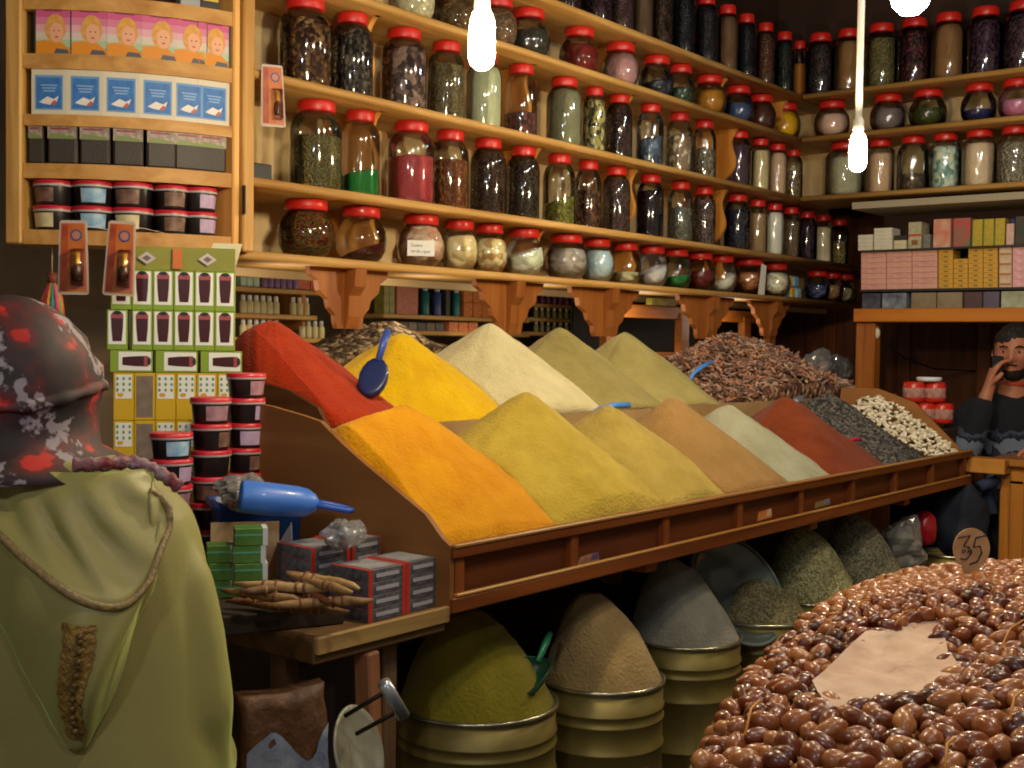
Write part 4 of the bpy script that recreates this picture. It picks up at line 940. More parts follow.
# under the table
b = MB(); b.box((1.53, 1.66, .66), (.18, .012, .5), M('564e48', .6, var=(4, '463c36')), .002); tag(b.build('metal_sheet', None, (0, 0, 0)), 'dull grey sheet leaning below the side table', 'panel')
b = MB(); b.box((0, 0, 0), (.03, .04, .60), wood('8c5a3c', 'a8724c', 'z', .5), .004, Matrix.Rotation(-.06, 3, 'Y')); tag(b.build('wooden_plank', None, (1.515, 1.515, .655)), 'upright reddish plank standing in front of the table leg', 'plank')
dc = thing('paper_holder_disc', 'pale metal disc with a long wire handle leaning below the side table', 'utensil')
pc = onY(356, 752, 1.36); nrm = (Vector((.28, -.85, .3))).normalized(); Rq = nrm.to_track_quat('Z', 'Y').to_matrix()
DM = M('a5a898', .4, .3, var=(12, '7c7a68'))
b = MB(); b.lathe([(.001, 0), (.062, .0), (.07, .003), (.073, .006), (.07, .009), (.062, .006), (.001, .005)], DM, 32, c=pc, R=Rq); b.build('disc', dc)
hub = pc+nrm*.01; end = onY(402, 697, 1.30); side = Vector((.1, .1, 1)).normalized(); 
q0 = onY(345, 716, 1.345); q1 = onY(356, 734, 1.345); e0 = onY(388, 690, 1.28); e1 = onY(400, 710, 1.28)
b = MB(); b.tube([q0, e0], .0035, M('2c2820', .4, .6), 8); b.tube([q1, e1], .0035, M('2c2820', .4, .6), 8); b.build('rod', dc)
b = MB(); b.tube([e0+(e0-e1)*.35, e1+(e1-e0)*.3], .0105, M('a8b0bc', .3, .7), 12); b.build('grip', dc)
pb = onY(287, 752, 1.5)
b = MB(); n = 14; rings = []
for j in range(9):
    v = j/8; ring = []
    for i in range(n+1):
        u = i/n; x = (u-.5)*.175; z = (v-.5)*.2; y = .012*fbm((x*18, z*18, 1))-.018*math.cos(u*PI-PI/2)
        ring.append(pb+Vector((x*.9, y-.1*x, z)))
    back_ = [p+Vector((.02, .05, 0)) for p in reversed(ring)]; rings.append(ring+back_)
b.loft(rings, M('6c4a30', .6, var=(7, '52341f'), bmp=(18, .8, .02))); t = b.build('paper_sack'); tag(t, 'crumpled brown paper sack with pale blue print below the side table', 'sack')
b = MB(); rings = []
for j in range(6):
    v = j/5; ring = []
    for i in range(n+1):
        u = i/n; x = (u-.5)*.175*(.98); z = -.1+(v)*(.115+.03*math.sin(u*7)); y = .012*fbm((x*18, z*18, 1))-.018*math.cos(u*PI-PI/2)-.0025
        ring.append(pb+Vector((x*.9, y-.1*x, z)))
    rings.append(ring)
b.loft(rings, M('aab2c4', .4, var=(14, '7888b0'), bmp=(30, .5, .01)), closed=False); b.build('print', t)
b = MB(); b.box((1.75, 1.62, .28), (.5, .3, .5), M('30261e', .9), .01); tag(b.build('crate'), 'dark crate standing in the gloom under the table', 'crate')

# ------------------------------------------------------------------ tins of spice below the tray
TIN = M('94844a', .46, .5, var=(6, '7a6c38')); RIMM = M('b8b49a', .25, .9)
def tin(x, y, r, zt, label):
    t = thing('metal_tin', label, 'tin', (x, y, 0), 0, 'big ribbed metal tins under the tray')
    b = MB(); pr = [(r*.98, .005), (r, .02)]
    for zz in (zt*.22, zt*.42, zt*.62, zt*.8, zt-.085, zt-.06): pr += [(r, zz-.005), (r+.0035, zz-.0015), (r+.0035, zz+.0015), (r, zz+.005)]
    pr += [(r, zt-.012)]
    b.lathe(pr+[(r*.985, zt-.012), (r*.97, zt-.03), (r*.97, .03)], TIN, 56, cap0=True, cap1=True); b.build('body', t)
    b = MB(); b.lathe([(r, zt-.012), (r+.006, zt-.009), (r+.006, zt-.002), (r+.002, zt), (r-.004, zt-.003), (r-.005, zt-.012)], RIMM, 56); b.build('rim', t)
def mound(x, y, r, zt, ht, mat, label, seed, ax=0, ay=.0, pw_=1.0):
    b = MB(); n = 72; rings = []
    for j in range(21):
        t = j/20; ring = []
        for i in range(n):
            a = 2*PI*i/n; rr = (1-t)*r*.975
            u = 1-t; cx, cy = ax*t, ay*t
            X, Y = cx+rr*math.cos(a), cy+rr*math.sin(a)
            z = ht*(1-u**pw_)+.012*fbm((X*9+seed, Y*9, seed))*min(1, 4*t)+.004*fbm((X*40, Y*40, seed))*(t > .02)
            ring.append(Vector((X, Y, z)))
        rings.append(ring)
    rings = [[Vector((p.x, p.y, -.02)) for p in rings[0]]]+rings
    b.loft(rings, mat); tag(b.build('spice_mound', None, (x, y, zt-.006)), label, 'spice mound', 'heaped spices in the metal tins')
TZ = .73
tins = [(1.985, 1.67, .172, 'olive yellow powder', powder('7c7220', '96892e'), .20, -.03, .03, 'nearest metal tin, below the orange heap'),
 (2.32, 1.57, .141, 'sandy brown powder', powder('8a744c', 'a58c60'), .2, -.02, .04, 'second metal tin from the side table, right of the nearest one'),
 (2.80, 1.635, .15, 'ash grey powder', powder('7c7a6e', '98968a'), .2, -.02, .05, 'third metal tin, with ash grey powder'),
 (3.16, 1.59, .138, 'grey-green leaf powder', chunks(['6a6448', '7c7656', '565038'], 170, .85, .7, (1, 1, 1), .006), .11, 0, .03, 'fourth metal tin, with the grey plastic bowl on it'),
 (3.52, 1.6, .145, 'pale green-beige herb', chunks(['8c8a62', 'a6a278', '74704c'], 170, .85, .7, (1, 1, 1), .006), .22, -.02, .05, 'fifth metal tin, with pale herb heap'),
 (3.93, 1.6, .14, 'grey herb flakes', chunks(['77755e', '8e8b72', '5c5a46'], 170, .85, .7, (1, 1, 1), .006), .22, -.03, .06, 'sixth metal tin, beside the silvery plastic bag'),
 (4.28, 1.56, .10, None, None, 0, 0, 0, 'small far metal tin left of the price sign'), (4.50, 1.50, .10, None, None, 0, 0, 0, 'farthest small metal tin behind the price sign')]
for i, (x, y, r, nm, mt, ht, ax, ay, lab) in enumerate(tins):
    tin(x, y, r, TZ-(.02 if i == 6 else -.02 if i == 7 else 0), lab)
    if nm: mound(x, y, r, TZ, ht, mt, 'heap of %s rising from a tin%s' % (nm, ' under the tray'), i*3.3, ax, ay, 2.0)
# grey plastic bowl upturned on the fourth tin
p = onY(735, 592, 1.6)
bw = thing('plastic_bowl', 'big grey translucent plastic bowl tipped on the fourth tin', 'bowl', p, rot=(.95, .35, -.5))
b = MB(); b.lathe([(.001, -.075), (.06, -.072), (.11, -.04), (.15, .01), (.162, .012), (.162, .016), (.148, .016), (.107, -.034), (.058, -.066), (.001, -.069)], M('5a6462', .25, var=(5, '465250'), coat=.3), 40); b.build('shell', bw)
b = MB(); b.lathe([(.158, .009), (.166, .011), (.166, .019), (.158, .018)], M('707c7a', .3), 40); b.build('rim', bw)
# green scoop on the nearest tin
p = EYE.copy(); dd_ = ray(534, 668)
while True:
    p = p+dd_*.004; u_ = math.hypot(p.x-1.985, p.y-1.67)/.168
    if p.z < TZ+.2*(1-min(1, u_)**2)+.012 or p.y > 1.8: break
t = thing('scoop', 'dark green plastic scoop resting on the olive yellow powder', 'scoop', (p.x, p.y, p.z), rot=(.1, -.3, .35))
GS = M('1c4a38', .35, coat=.2); b = MB(); rings = []
for (x, r) in ((-.055, .030), (-.02, .034), (.015, .034), (.032, .028), (.04, .014), (.042, .002)):
    rings.append([Vector((x, r*math.cos(PI+PI*1.1*i/16-.15), r*math.sin(PI+PI*1.1*i/16-.15))) for i in range(17)]+[Vector((x-.001, (r-.002)*math.cos(PI+PI*1.1*i/16-.15), (r-.002)*math.sin(PI+PI*1.1*i/16-.15))) for i in range(16, -1, -1)])
b.loft(rings, GS); b.build('bowl', t)
b = MB(); b.tube([(.03, 0, -.002), (.06, 0, .004), (.1, 0, .01), (.125, 0, .012)], [.006, .008, .0085, .006], M('1f8058', .3, coat=.3), 8, flat=.6); b.build('handle', t)
b = MB(); q_ = onY(828, 352, 2.45); b.box((q_.x, q_.y, .66), (.36, .2, 1.32), M('2c1c12', .8), .005); tag(b.build('crate'), 'dark wooden crate at the far end of the bark heap', 'crate')
bag((q_.x-.08, q_.y, 1.40), (.09, .07, .085), 'greyish crumpled plastic bag at the far end of the bark pieces', 9, 'd8d4d0', M('8c7c70', .5, var=(20, 'a8988c')))
bag((q_.x+.09, q_.y-.02, 1.385), (.07, .06, .07), 'small violet-grey plastic bag behind the alcove post', 12, 'd0ccd8', M('7a7084', .5, var=(20, '988ca0')))
# silvery bag, red ball, dark jacket at the far end below the tray
p = onY(902, 547, 1.55); bag(p, (.085, .07, .105), 'silvery grey plastic bag standing on the far tins', 5, 'd8dcd8', M('a09e92', .5, var=(20, '88867a')))
p = at(928, 4.42); b = MB(); b.lathe([(.001, -.065), (.03, -.062), (.042, -.04), (.044, 0), (.04, .035), (.02, .058), (.001, .062)], M('b01828', .25, coat=.5), 24); tag(b.build('red_jar', None, (p.x, p.y, 1.5-(535-356)*4.42/FPX)), 'glossy red rounded container behind the silvery bag', 'container')
p = at(957, 4.62)
def jj(q): return q*(1+.28*fbm((q.x*7, q.y*7, q.z*7+3)))
b = MB(); b.ball((0, 0, 0), (.12, .12, .17), M('182236', .8, var=(10, '0e1420')), 36, 24, jit=jj); b.tube([(-.02, -.1, .13), (.03, -.14, .15), (.08, -.1, .1), (.05, -.13, .02)], .022, M('1c2a44', .8), 10)
tag(b.build('jacket', None, (p.x, p.y, 1.5-(525-356)*4.62/FPX)), 'dark navy jacket bundled beside the wooden counter', 'clothes')
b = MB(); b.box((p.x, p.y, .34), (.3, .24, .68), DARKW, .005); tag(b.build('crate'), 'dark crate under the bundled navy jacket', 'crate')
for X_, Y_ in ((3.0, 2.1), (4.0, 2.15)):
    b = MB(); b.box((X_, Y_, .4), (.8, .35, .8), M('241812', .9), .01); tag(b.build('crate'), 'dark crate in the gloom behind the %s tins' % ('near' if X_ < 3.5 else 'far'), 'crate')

# ------------------------------------------------------------------ foreground cart of dates
DCX, DCY, DA, DB_ = 1.72, .28, .90, .515
DU, DV = (.970, .243), (-.243, .970)
def dloc(u, v): return DCX+u*DU[0]+v*DV[0], DCY+u*DU[1]+v*DV[1]
def dmet(x, y):
    u = (x-DCX)*DU[0]+(y-DCY)*DU[1]; v = (x-DCX)*DV[0]+(y-DCY)*DV[1]
    return (abs(u/DA)**3+abs(v/DB_)**3)**(1/3)
def dheight(x, y):
    d = dmet(x, y); z = 1.045+.075*(1-max(0, min(1, d))**4)
    d2 = math.hypot((x-1.49)/.2, (y-.545)/.10); z -= .03*math.exp(-d2**4)   # hollow round the paper sheet
    return z
ct = thing('date_tray', 'long metal tray with rounded ends, heaped with brown dates, in the foreground', 'tray', (DCX, DCY, 0))
def dring(off, z, n=96, k=1.0):
    out = []
    for i in range(n):
        a = 2*PI*i/n; c_, s_ = math.cos(a), math.sin(a); f = (abs(c_)**3+abs(s_)**3)**(-1/3)
        x, y = dloc(c_*f*(DA+off)*k, s_*f*(DB_+off)*k); out.append(Vector((x-DCX, y-DCY, z)))
    return out
b = MB(); b.loft([dring(-.03, .985), dring(-.002, .99), dring(.012, 1.028), dring(.006, 1.03), dring(-.01, .998), dring(-.04, .995)], M('9c9c98', .3, .85)); b.build('pan', ct)
b = MB(); b.loft([dring(.008, 1.024), dring(.018, 1.026), dring(.018, 1.034), dring(.008, 1.034), dring(.008, 1.024)], M('c4c4c0', .25, .9), cap=False); b.build('rim', ct)
b = MB(); b.loft([dring(-.2, 0), dring(-.16, .985)], M('5c4a30', .6, var=(5, '42331f'))); b.build('stand', ct)
def datemat():
    m, nt, bb = newmat('date_skin'); v = coords(nt, (1, 1, 1))
    oi = N(nt, 'ShaderNodeObjectInfo'); n = N(nt, 'ShaderNodeTexNoise'); n.inputs['Scale'].default_value = 45; n.inputs['Detail'].default_value = 3; nt.links.new(v, n.inputs['Vector'])
    ad = N(nt, 'ShaderNodeMath', operation='MULTIPLY_ADD'); ad.inputs[1].default_value = .5; nt.links.new(n.outputs[0], ad.inputs[0])
    sb_ = N(nt, 'ShaderNodeMath', operation='MULTIPLY'); sb_.inputs[1].default_value = .65; nt.links.new(oi.outputs['Random'], sb_.inputs[0]); nt.links.new(sb_.outputs[0], ad.inputs[2])
    nt.links.new(ramp(nt, ad.outputs[0], [(.2, '3a160a'), (.48, '662b12'), (.74, '8e4e26'), (.98, 'b07842')]), bb.inputs['Base Color'])
    bb.inputs['Roughness'].default_value = .36; bb.inputs['Coat Weight'].default_value = .3; bb.inputs['Coat Roughness'].default_value = .12; bb.inputs['Subsurface Weight'].default_value = 0
    bump(nt, bb, n.outputs[0], .35, .006); return m
DMAT = datemat()
def date_mesh(seed):
    R = random.Random(seed); o_ = Vector((R.uniform(-9, 9), R.uniform(-9, 9), R.uniform(-9, 9)))
    L, W_ = .0205*R.uniform(.9, 1.1), .0125*R.uniform(.9, 1.12)
    def j(p):
        a = math.atan2(p.z, p.y); t = p.x/L; w_ = 1+.05*math.sin(a*5+o_.x+t*2)+.09*fbm(Vector((p.x*60, p.y*60, p.z*60))+o_)
        return Vector((p.x*(1+.03*math.sin(a*3)), p.y*w_*(1-.12*t), p.z*w_*(1-.12*t)))
    b = MB(); b.ball((0, 0, 0), (W_, W_, L), DMAT, 14, 10)
    vs = [j(Vector((p.z, p.x, p.y))) for p in b.v]; b.v = vs
    b.lathe([(.0001, 0), (.0032, .0005), (.0035, .002), (.0012, .0035)], M('a8763a', .6), 8, c=(L*.97, 0, 0), R=Matrix.Rotation(PI/2, 3, 'Y'))
    return b.mesh('date')
dm_ = [date_mesh(i) for i in range(6)]
rng = random.Random(5); pts = []
def scr(p): 
    v = Vector(p)-EYE; d = v.dot(FW); return 512+FPX*v.dot(RT)/d, 384-FPX*v.dot(UP)/d, d
pc_ = (1.49, .545)
PAP = [onZ(822, 684, 1.105), onZ(868, 640, 1.105), (onZ(905, 628, 1.105)), onZ(938, 622, 1.105), onZ(942, 655, 1.105), onZ(955, 672, 1.105), onZ(942, 704, 1.105), onZ(880, 712, 1.105), onZ(835, 704, 1.105)]
def inpoly(x, y, P):
    c = False
    for i in range(len(P)):
        a, b_ = P[i], P[i-1]
        if (a.y > y) != (b_.y > y) and x < (b_.x-a.x)*(y-a.y)/(b_.y-a.y)+a.x: c = not c
    return c
cand = []
for _ in range(90000):
    x, y = dloc(rng.uniform(-DA, DA), rng.uniform(-DB_, DB_))
    if dmet(x, y) < 1.0: cand.append((x, y))
grid = {}; acc = []
for x, y in cand:
    if inpoly(x, y, PAP): continue
    k = (int(x/.025), int(y/.025)); ok = True
    for i in (-1, 0, 1):
        for j in (-1, 0, 1):
            for q in grid.get((k[0]+i, k[1]+j), ()):
                if (q[0]-x)**2+(q[1]-y)**2 < .0225**2: ok = False
    if ok: grid.setdefault(k, []).append((x, y)); acc.append((x, y))
vis = []
for x, y in acc:
    sx, sy, d = scr((x, y, dheight(x, y)+.01))
    if -6 < sx < 1034 and 0 < sy < 780 and d > .3: vis.append((d, x, y, sx, sy))
vis.sort(); rest = [(x, y) for x, y in acc if (x, y) not in {(v[1], v[2]) for v in vis[:300]}]
def drot(x, y):
    a = rng.uniform(0, 2*PI); return Euler((rng.uniform(0, 6.28), rng.uniform(-.45, .45), a))
ncol = ['dark', 'amber', 'glossy', 'reddish', 'wrinkled', 'plump']
for i, (d, x, y, sx, sy) in enumerate(vis[:300]):
    o = put('date', dm_[rng.randrange(6)], None, (x, y, dheight(x, y)+.010+rng.uniform(-.002, .007)), rot=drot(x, y)); s = rng.uniform(.78, .98); o.scale = (s, s, s)
    tag(o, 'glossy brown date in the foreground heap around the pale paper sheet', 'date', 'brown dates in the foreground heap')
b = MB(); rng2 = random.Random(8)
def stamp(me, x, y, z, e, s):
    R = e.to_matrix(); n0 = len(b.v); k = b.mi(DMAT)
    for v in me.vertices: b.v.append(R @ (v.co*s)+Vector((x, y, z)))
    for p in me.polygons: b.f.append(tuple(n0+i for i in p.vertices)); b.m.append(k); b.smooth.append(True)
for x, y in rest: stamp(dm_[rng2.randrange(6)], x, y, dheight(x, y)+.012, drot(x, y), rng2.uniform(.78, .96))
for x, y in acc:      # second layer just beneath, seen through the gaps
    sx, sy, d = scr((x, y, 1.1))
    if d < 2.6 and sx > 600 and not inpoly(x, y, PAP): stamp(dm_[rng2.randrange(6)], x+rng2.uniform(-.012, .012), y+rng2.uniform(-.012, .012), dheight(x, y)-.006, drot(x, y), .9)
tag(b.build('date_heap'), 'underlying mass of brown dates filling the foreground metal tray', 'dates', None, 'stuff')
b = MB(); b.T = Matrix.Translation((DCX, DCY, 0)); b.loft([dring(-.02, 1.0), dring(-.03, 1.03), dring(-.1, 1.07), dring(-.3, 1.085)], M('2a0f06', .6)); b.build('date_bed', None)['kind'] = 'stuff'
bpy.data.objects['date_bed']['label'] = 'dark bottom layer of pressed dates in the tray'; bpy.data.objects['date_bed']['category'] = 'dates'
# pale paper sheet in the hollow
b = MB(); nn = 22; xs_ = [p.x for p in PAP]; ys_ = [p.y for p in PAP]; cx = sum(xs_)/9; cy = sum(ys_)/9; rings = []
for j in range(9):
    t = j/8; ring = []
    for i in range(nn*2):
        f = i/(nn*2)*9; k = int(f); u = f-k; q = PAP[k].lerp(PAP[(k+1) % 9], u)
        x = cx+(q.x-cx)*t*1.12; y = cy+(q.y-cy)*t*1.12; ring.append(Vector((x, y, 1.103+.008*t*t+.007*fbm((x*26, y*26, 4)))))
    rings.append(ring)
b.loft(rings, M('ccb09a', .75, var=(22, 'b4927a'), bmp=(30, .4, .006)), cap=False); tag(b.build('paper_sheet'), 'crumpled pale beige paper sheet lying bare among the dates', 'paper')
# date stalks
for i, (px, py, px2, py2) in enumerate(((745, 735, 760, 700), (895, 625, 915, 610), (945, 768, 955, 738), (1000, 650, 1024, 620), (1010, 720, 1024, 690), (855, 612, 870, 600))):
    a, c_ = onZ(px, py, 1.14), onZ(px2, py2, 1.15); b = MB(); b.tube([a, (a+c_)/2+Vector((.004, .004, .006)), c_], .0014, M('b9792e', .6), 6)
    tag(b.build('date_stalk'), 'thin orange date stalk '+('at the left edge of the date heap', 'just behind the paper sheet', 'at the very front of the date heap', 'right of the paper sheet', 'near the right front corner', 'at the far left of the heap')[i], 'stalk')
# round cardboard price sign reading 35
sg = thing('price_sign', 'round cardboard price sign reading 35 stuck in the dates', 'sign')
d0 = 2.0; base = at(976, d0); zc = 1.5-(556-356)*d0/FPX; rr = 18.5*d0/FPX
fx = Vector((RT.x, RT.y, 0)).normalized(); fy = Vector((FW.x, FW.y, 0)).normalized()
def SP(u, v, dd=0): return base+fx*u+Vector((0, 0, zc+v))+fy*dd
KB = M('b8936a', .8, var=(30, 'a07c54'))
out = [(rr*math.cos(a*PI/12), rr*1.12*math.sin(a*PI/12)) for a in range(-4, 17)]+[(-rr*.4, -rr*1.3), (-rr*.05, -rr*2.9), (rr*.5, -rr*2.9), (rr*.45, -rr*1.3)]
b = MB(); n = len(out); vs = [SP(u, v) for u, v in out]+[SP(u, v, .0025) for u, v in out]
b.add(vs, [tuple(range(n)), tuple(reversed(range(n, 2*n)))]+[(i, i+n, (i+1) % n+n, (i+1) % n) for i in range(n)], KB, False); b.build('card', sg)
INK = M('1e2230', .6); b = MB()
def wr(pl, r=.0013): b.tube([SP(u*rr, v*rr, -.0009) for u, v in pl], r, INK, 5)
wr([(-.75, .6), (-.1, .72), (-.45, .15), (-.15, .1), (-.05, -.25), (-.3, -.6), (-.6, -.55)]); wr([(.75, .75), (.2, .6), (.1, .1), (.45, .15), (.55, -.2), (.3, -.7), (-.1, -.85)])
b.build('figures', sg)
b = MB()
wr([(-.5, -.25), (-.5, -.02), (-.32, -.12), (-.5, -.25)], .0007); wr([(-.2, -.02), (-.2, -.28)], .0007); wr([(0, -.02), (0, -.28)], .0007); wr([(-.2, -.15), (0, -.15)], .0007); b.build('small_letters', sg)
# ------------------------------------------------------------------ small goods in the niche behind the corbels
for nx in (2.2, 2.8, 3.45, 4.15, 4.9): lamp('niche_fill', (nx, 2.64, 1.60), 1.2, (1, .87, .66), .09)  # added fill lights with no visible source, brighten the goods under the shelf
def nboard(pxa, pxb, z, Y0, label):
    xa, xb = XatY(pxa, Y0, z), XatY(pxb, Y0, z); b = MB(); b.box(((xa+xb)/2, Y0+.09, z-.008), (xb-xa, .18, .016), PINE, .003); tag(b.build('shelf_board'), label, 'shelf', 'small shelves in the niche')
    return xa, xb
NY = 3.0
zA1, zA2, zA3 = 1.665, 1.582, 1.507
nboard(222, 326, zA1, NY, 'thin pine shelf in the niche, uppermost behind the green cartons'); nboard(222, 318, zA2, NY, 'thin pine shelf in the niche with white-capped bottles, middle one'); nboard(222, 345, zA3, NY, 'thin pine shelf in the niche, lowest behind the red heap')
b = MB(); b.box((XatY(280, NY, 1.62)-.0, NY+.1, 1.6), (.015, .16, .13), wood('8f5a20', 'b87a34', 'z'), .002); tag(b.build('bracket', None, (0.12, 0, 0)), 'small wooden bracket between the thin niche shelves', 'bracket')
def smallbottle(cap, bodyc, h, r):
    t = thing('small_bottle', '', 'bottle'); b = MB(); b.lathe([(r*.96, 0), (r, .003), (r, h*.62), (r*.55, h*.72), (r*.5, h*.76)], bodyc, 12, cap0=True, cap1=True); b.build('body', t)
    b = MB(); b.lathe([(r*.62, h*.72), (r*.62, h*.98), (r*.5, h)], cap, 12, cap0=True, cap1=True); b.build('cap', t); return t
def row(t0, pxs, Y, z, label, group, first):
    for i, px in enumerate(pxs):
        X = XatY(px, Y, z+.02)
        if first and i == 0: o = t0; o.location = (X, Y, z+.0005); o['label'] = label; o['group'] = group
        else: o = dup(t0, (X, Y, z+.0005), 0, label, group)
WC = M('e4e2dc', .4); YB = M('cfc490', .4); BLB = M('a8b8c0', .4)
sbt = smallbottle(WC, YB, .058, .0115)
row(sbt, [243+i*6.6 for i in range(6)], NY+.03, zA2, 'tiny white-capped bottle in the left row on the middle niche shelf', 'white-capped bottles, middle niche shelf left', True)
row(sbt, [293+i*6.6 for i in range(3)], NY+.03, zA2, 'tiny white-capped bottle in the group of three right of the bracket', 'white-capped bottles, middle niche shelf right', False)
row(sbt, [243+i*6.6 for i in range(6)], NY+.03, zA3, 'tiny white-capped bottle in the left row on the lowest niche shelf', 'white-capped bottles, lowest niche shelf left', False)
row(sbt, [302+i*6.4 for i in range(4)], NY+.03, zA3, 'tiny white-capped bottle in the right row on the lowest niche shelf', 'white-capped bottles, lowest niche shelf right', False)
def pbox(px0, px1, Y, z, h, c1, c2, label, group=None, sc=50, dp=.05, name='carton', cat='box'):
    x0, x1 = XatY(px0, Y, z), XatY(px1, Y, z); b = MB(); b.box((0, dp/2, h/2), (x1-x0, dp, h), M(c1, .5, var=(sc, c2)), .001); return tag(b.build(name, None, ((x0+x1)/2, Y, z+.0005)), label, cat, group)
for i in range(3): pbox(241+i*6.5, 246.5+i*6.5, NY+.02, zA1, .082, 'a8c49a', 'd0dcc4', 'narrow pale green carton, '+ORD[i]+' of three on the top niche shelf', 'pale green cartons in the niche', 60)
vb = smallbottle(M('d8d4dc', .4), M('8a6a90', .35), .07, .011)
row(vb, [264+i*6.2 for i in range(6)], NY+.03, zA1, 'tiny violet bottle with white cap on the top niche shelf', 'violet bottles in the niche', True)
for i in range(2): pbox(297+i*14, 310+i*14, NY+.02, zA1, .075, 'b84420', 'd87448', 'orange-red carton, '+('left', 'right')[i]+' of two left of the first corbel', 'orange-red cartons in the niche', 80)
zB = 1.598; nboard(384, 530, zB, NY, 'thin shelf in the niche between first and second corbel')
for i in range(2): pbox(384+i*5.5, 389+i*5.5, NY+.02, zB, .13, '7a7a30', 'a89c48', 'narrow olive gold carton, '+('left', 'right')[i]+' one right of the first corbel', None, 40)
pbox(397, 418, NY+.02, zB, .125, 'c87a4c', 'b05a48', 'orange carton with pink flowers standing in the niche', None, 60)
tl = smallbottle(M('c8d0d0', .4), M('1c6a68', .35), .125, .0165)
for i, (px, lb, mm) in enumerate(((425, 'teal bottle, left of the pair beside the orange carton', None), (437, 'blue-violet bottle beside the teal one in the niche', None), (456, 'teal bottle standing alone right of the blue-violet one', None))):
    X = XatY(px, NY+.04, zB+.05)
    if i == 0: tl.location = (X, NY+.04, zB+.0005); tl['label'] = lb
    else:
        o = dup(tl, (X, NY+.04, zB+.0005), 0, lb)
        if i == 1:
            bd = [c for c in o.children if c.name.startswith('body')][0]; bd.data = bd.data.copy(); bd.data.materials[0] = M('3a4a86', .35)
pbox(446, 450, NY+.03, zB, .1, '30302c', '484840', 'thin black carton between the teal bottles')
for r in range(2):
    for i in range(6): pbox(464+i*9.3, 472.5+i*9.3, NY+.02, zB+r*.056, .055, 'd08a34', 'b84a22', 'small orange carton, %s in the %s row by the second corbel' % (ORD[i], ('lower', 'upper')[r]), 'small orange cartons in the niche', 90)
zB2 = 1.54; nboard(396, 530, zB2, NY, 'lower thin shelf in the niche behind the yellow and cream heaps')
for i in range(3): pbox(449+i*10, 458+i*10, NY+.01, zB2, .036, 'c05a34', 'd89060', 'flat orange-red packet, %s of three under the small orange cartons' % ORD[i], None, 90)
for i in range(5): pbox(400+i*9, 408+i*9, NY+.01, zB2, .03, ('4a4038', '6a5a48', '3c3834', '5c5040', '484440')[i], ('6a5a4c', '8a7a60', '58504a', '7c6c58', '6c645c')[i], 'dull brown packet, %s in the row above the yellow heap' % ORD[i], None, 60)
zC1, zC2, zC3 = 1.664, 1.606, 1.548
for z, cp, bd, nm in ((zC1, M('c8a8b0', .4), M('7a3a5c', .4), 'purple'), (zC2, M('dcd0b8', .4), M('86803e', .4), 'olive'), (zC3, M('dcd6c4', .4), M('8c8a5c', .4), 'grey-green')):
    nboard(528, 612, z, NY, 'thin niche shelf with %s bottles between second and third corbel' % nm)
    t0 = smallbottle(cp, bd, .042, .0105); row(t0, [536+i*6.1 for i in range(11)], NY+.03, z, 'tiny %s bottle with pale cap, in the tight row right of the second corbel' % nm, 'tiny %s bottles in the niche' % nm, True)
# wooden rack with dark openings behind the bark
rk = thing('wooden_rack', 'brown wooden rack with two dark openings behind the bark pieces', 'rack')
RW = wood('8a4c18', 'b06c2c', 'x', .5)
b = MB(); b.box((4.75, 2.74, 1.64), (1.45, .03, .055), RW, .003); b.box((4.75, 2.74, 1.44), (1.45, .03, .06), RW, .003)
for X in (4.04, 4.62, 5.2, 5.46): b.box((X, 2.735, 1.54), (.07, .035, .2), RW, .003)
b.build('frame', rk); b = MB(); b.box((4.75, 2.9, 1.55), (1.45, .01, .24), M('120c08', .9), 0); b.build('back', rk)
b = MB(); b.box((4.75, 2.82, 1.42), (1.4, .16, .02), RW, 0); b.build('shelf', rk)
pbox(652, 676, 2.70, 1.668, .028, 'c8b02c', '6a7a3c', 'yellow and green packet tucked under the lowest shelf', None, 40, .03)
# small goods at the right end of the lowest jar shelf
p = Vector((XatY(790, 2.57, ZL[1]+.04), 2.57, ZL[1]))
for i, (dx, z, c1, c2) in enumerate(((-.03, 0, '4a8ab8', '80b0cc'), (.03, 0, 'd8b848', 'c89028'), (.09, 0, '6aa0c8', 'a8c8d8'), (0, .055, 'd0a83c', 'e0c868'), (.06, .055, '5a90b8', '88b0c8'))):
    b = MB(); b.box((0, .02, .026), (.055, .05, .052), M(c1, .4, var=(60, c2)), .008); tag(b.build('packet', None, (p.x+dx, 2.57, p.z+z+.001)), ('blue', 'yellow', 'pale blue', 'gold', 'mid blue')[i]+' plastic packet, '+('lower left', 'lower middle', 'lower right', 'upper left', 'upper right')[i]+' of the pile near the shelf corner', 'packet', 'packets near the corner of the lowest shelf')
b = MB(); X = XatY(760, 2.52, 1.8); b.prism([(-.03, 0), (.03, .0), (.045, .13), (.0, .14)], 0, .0015, M('dcdcd4', .5), 'y'); tag(b.build('paper_card', None, (X, 2.512, ZL[1]+.001), 0), 'white card leaning before the wide jar of reddish pieces', 'card')

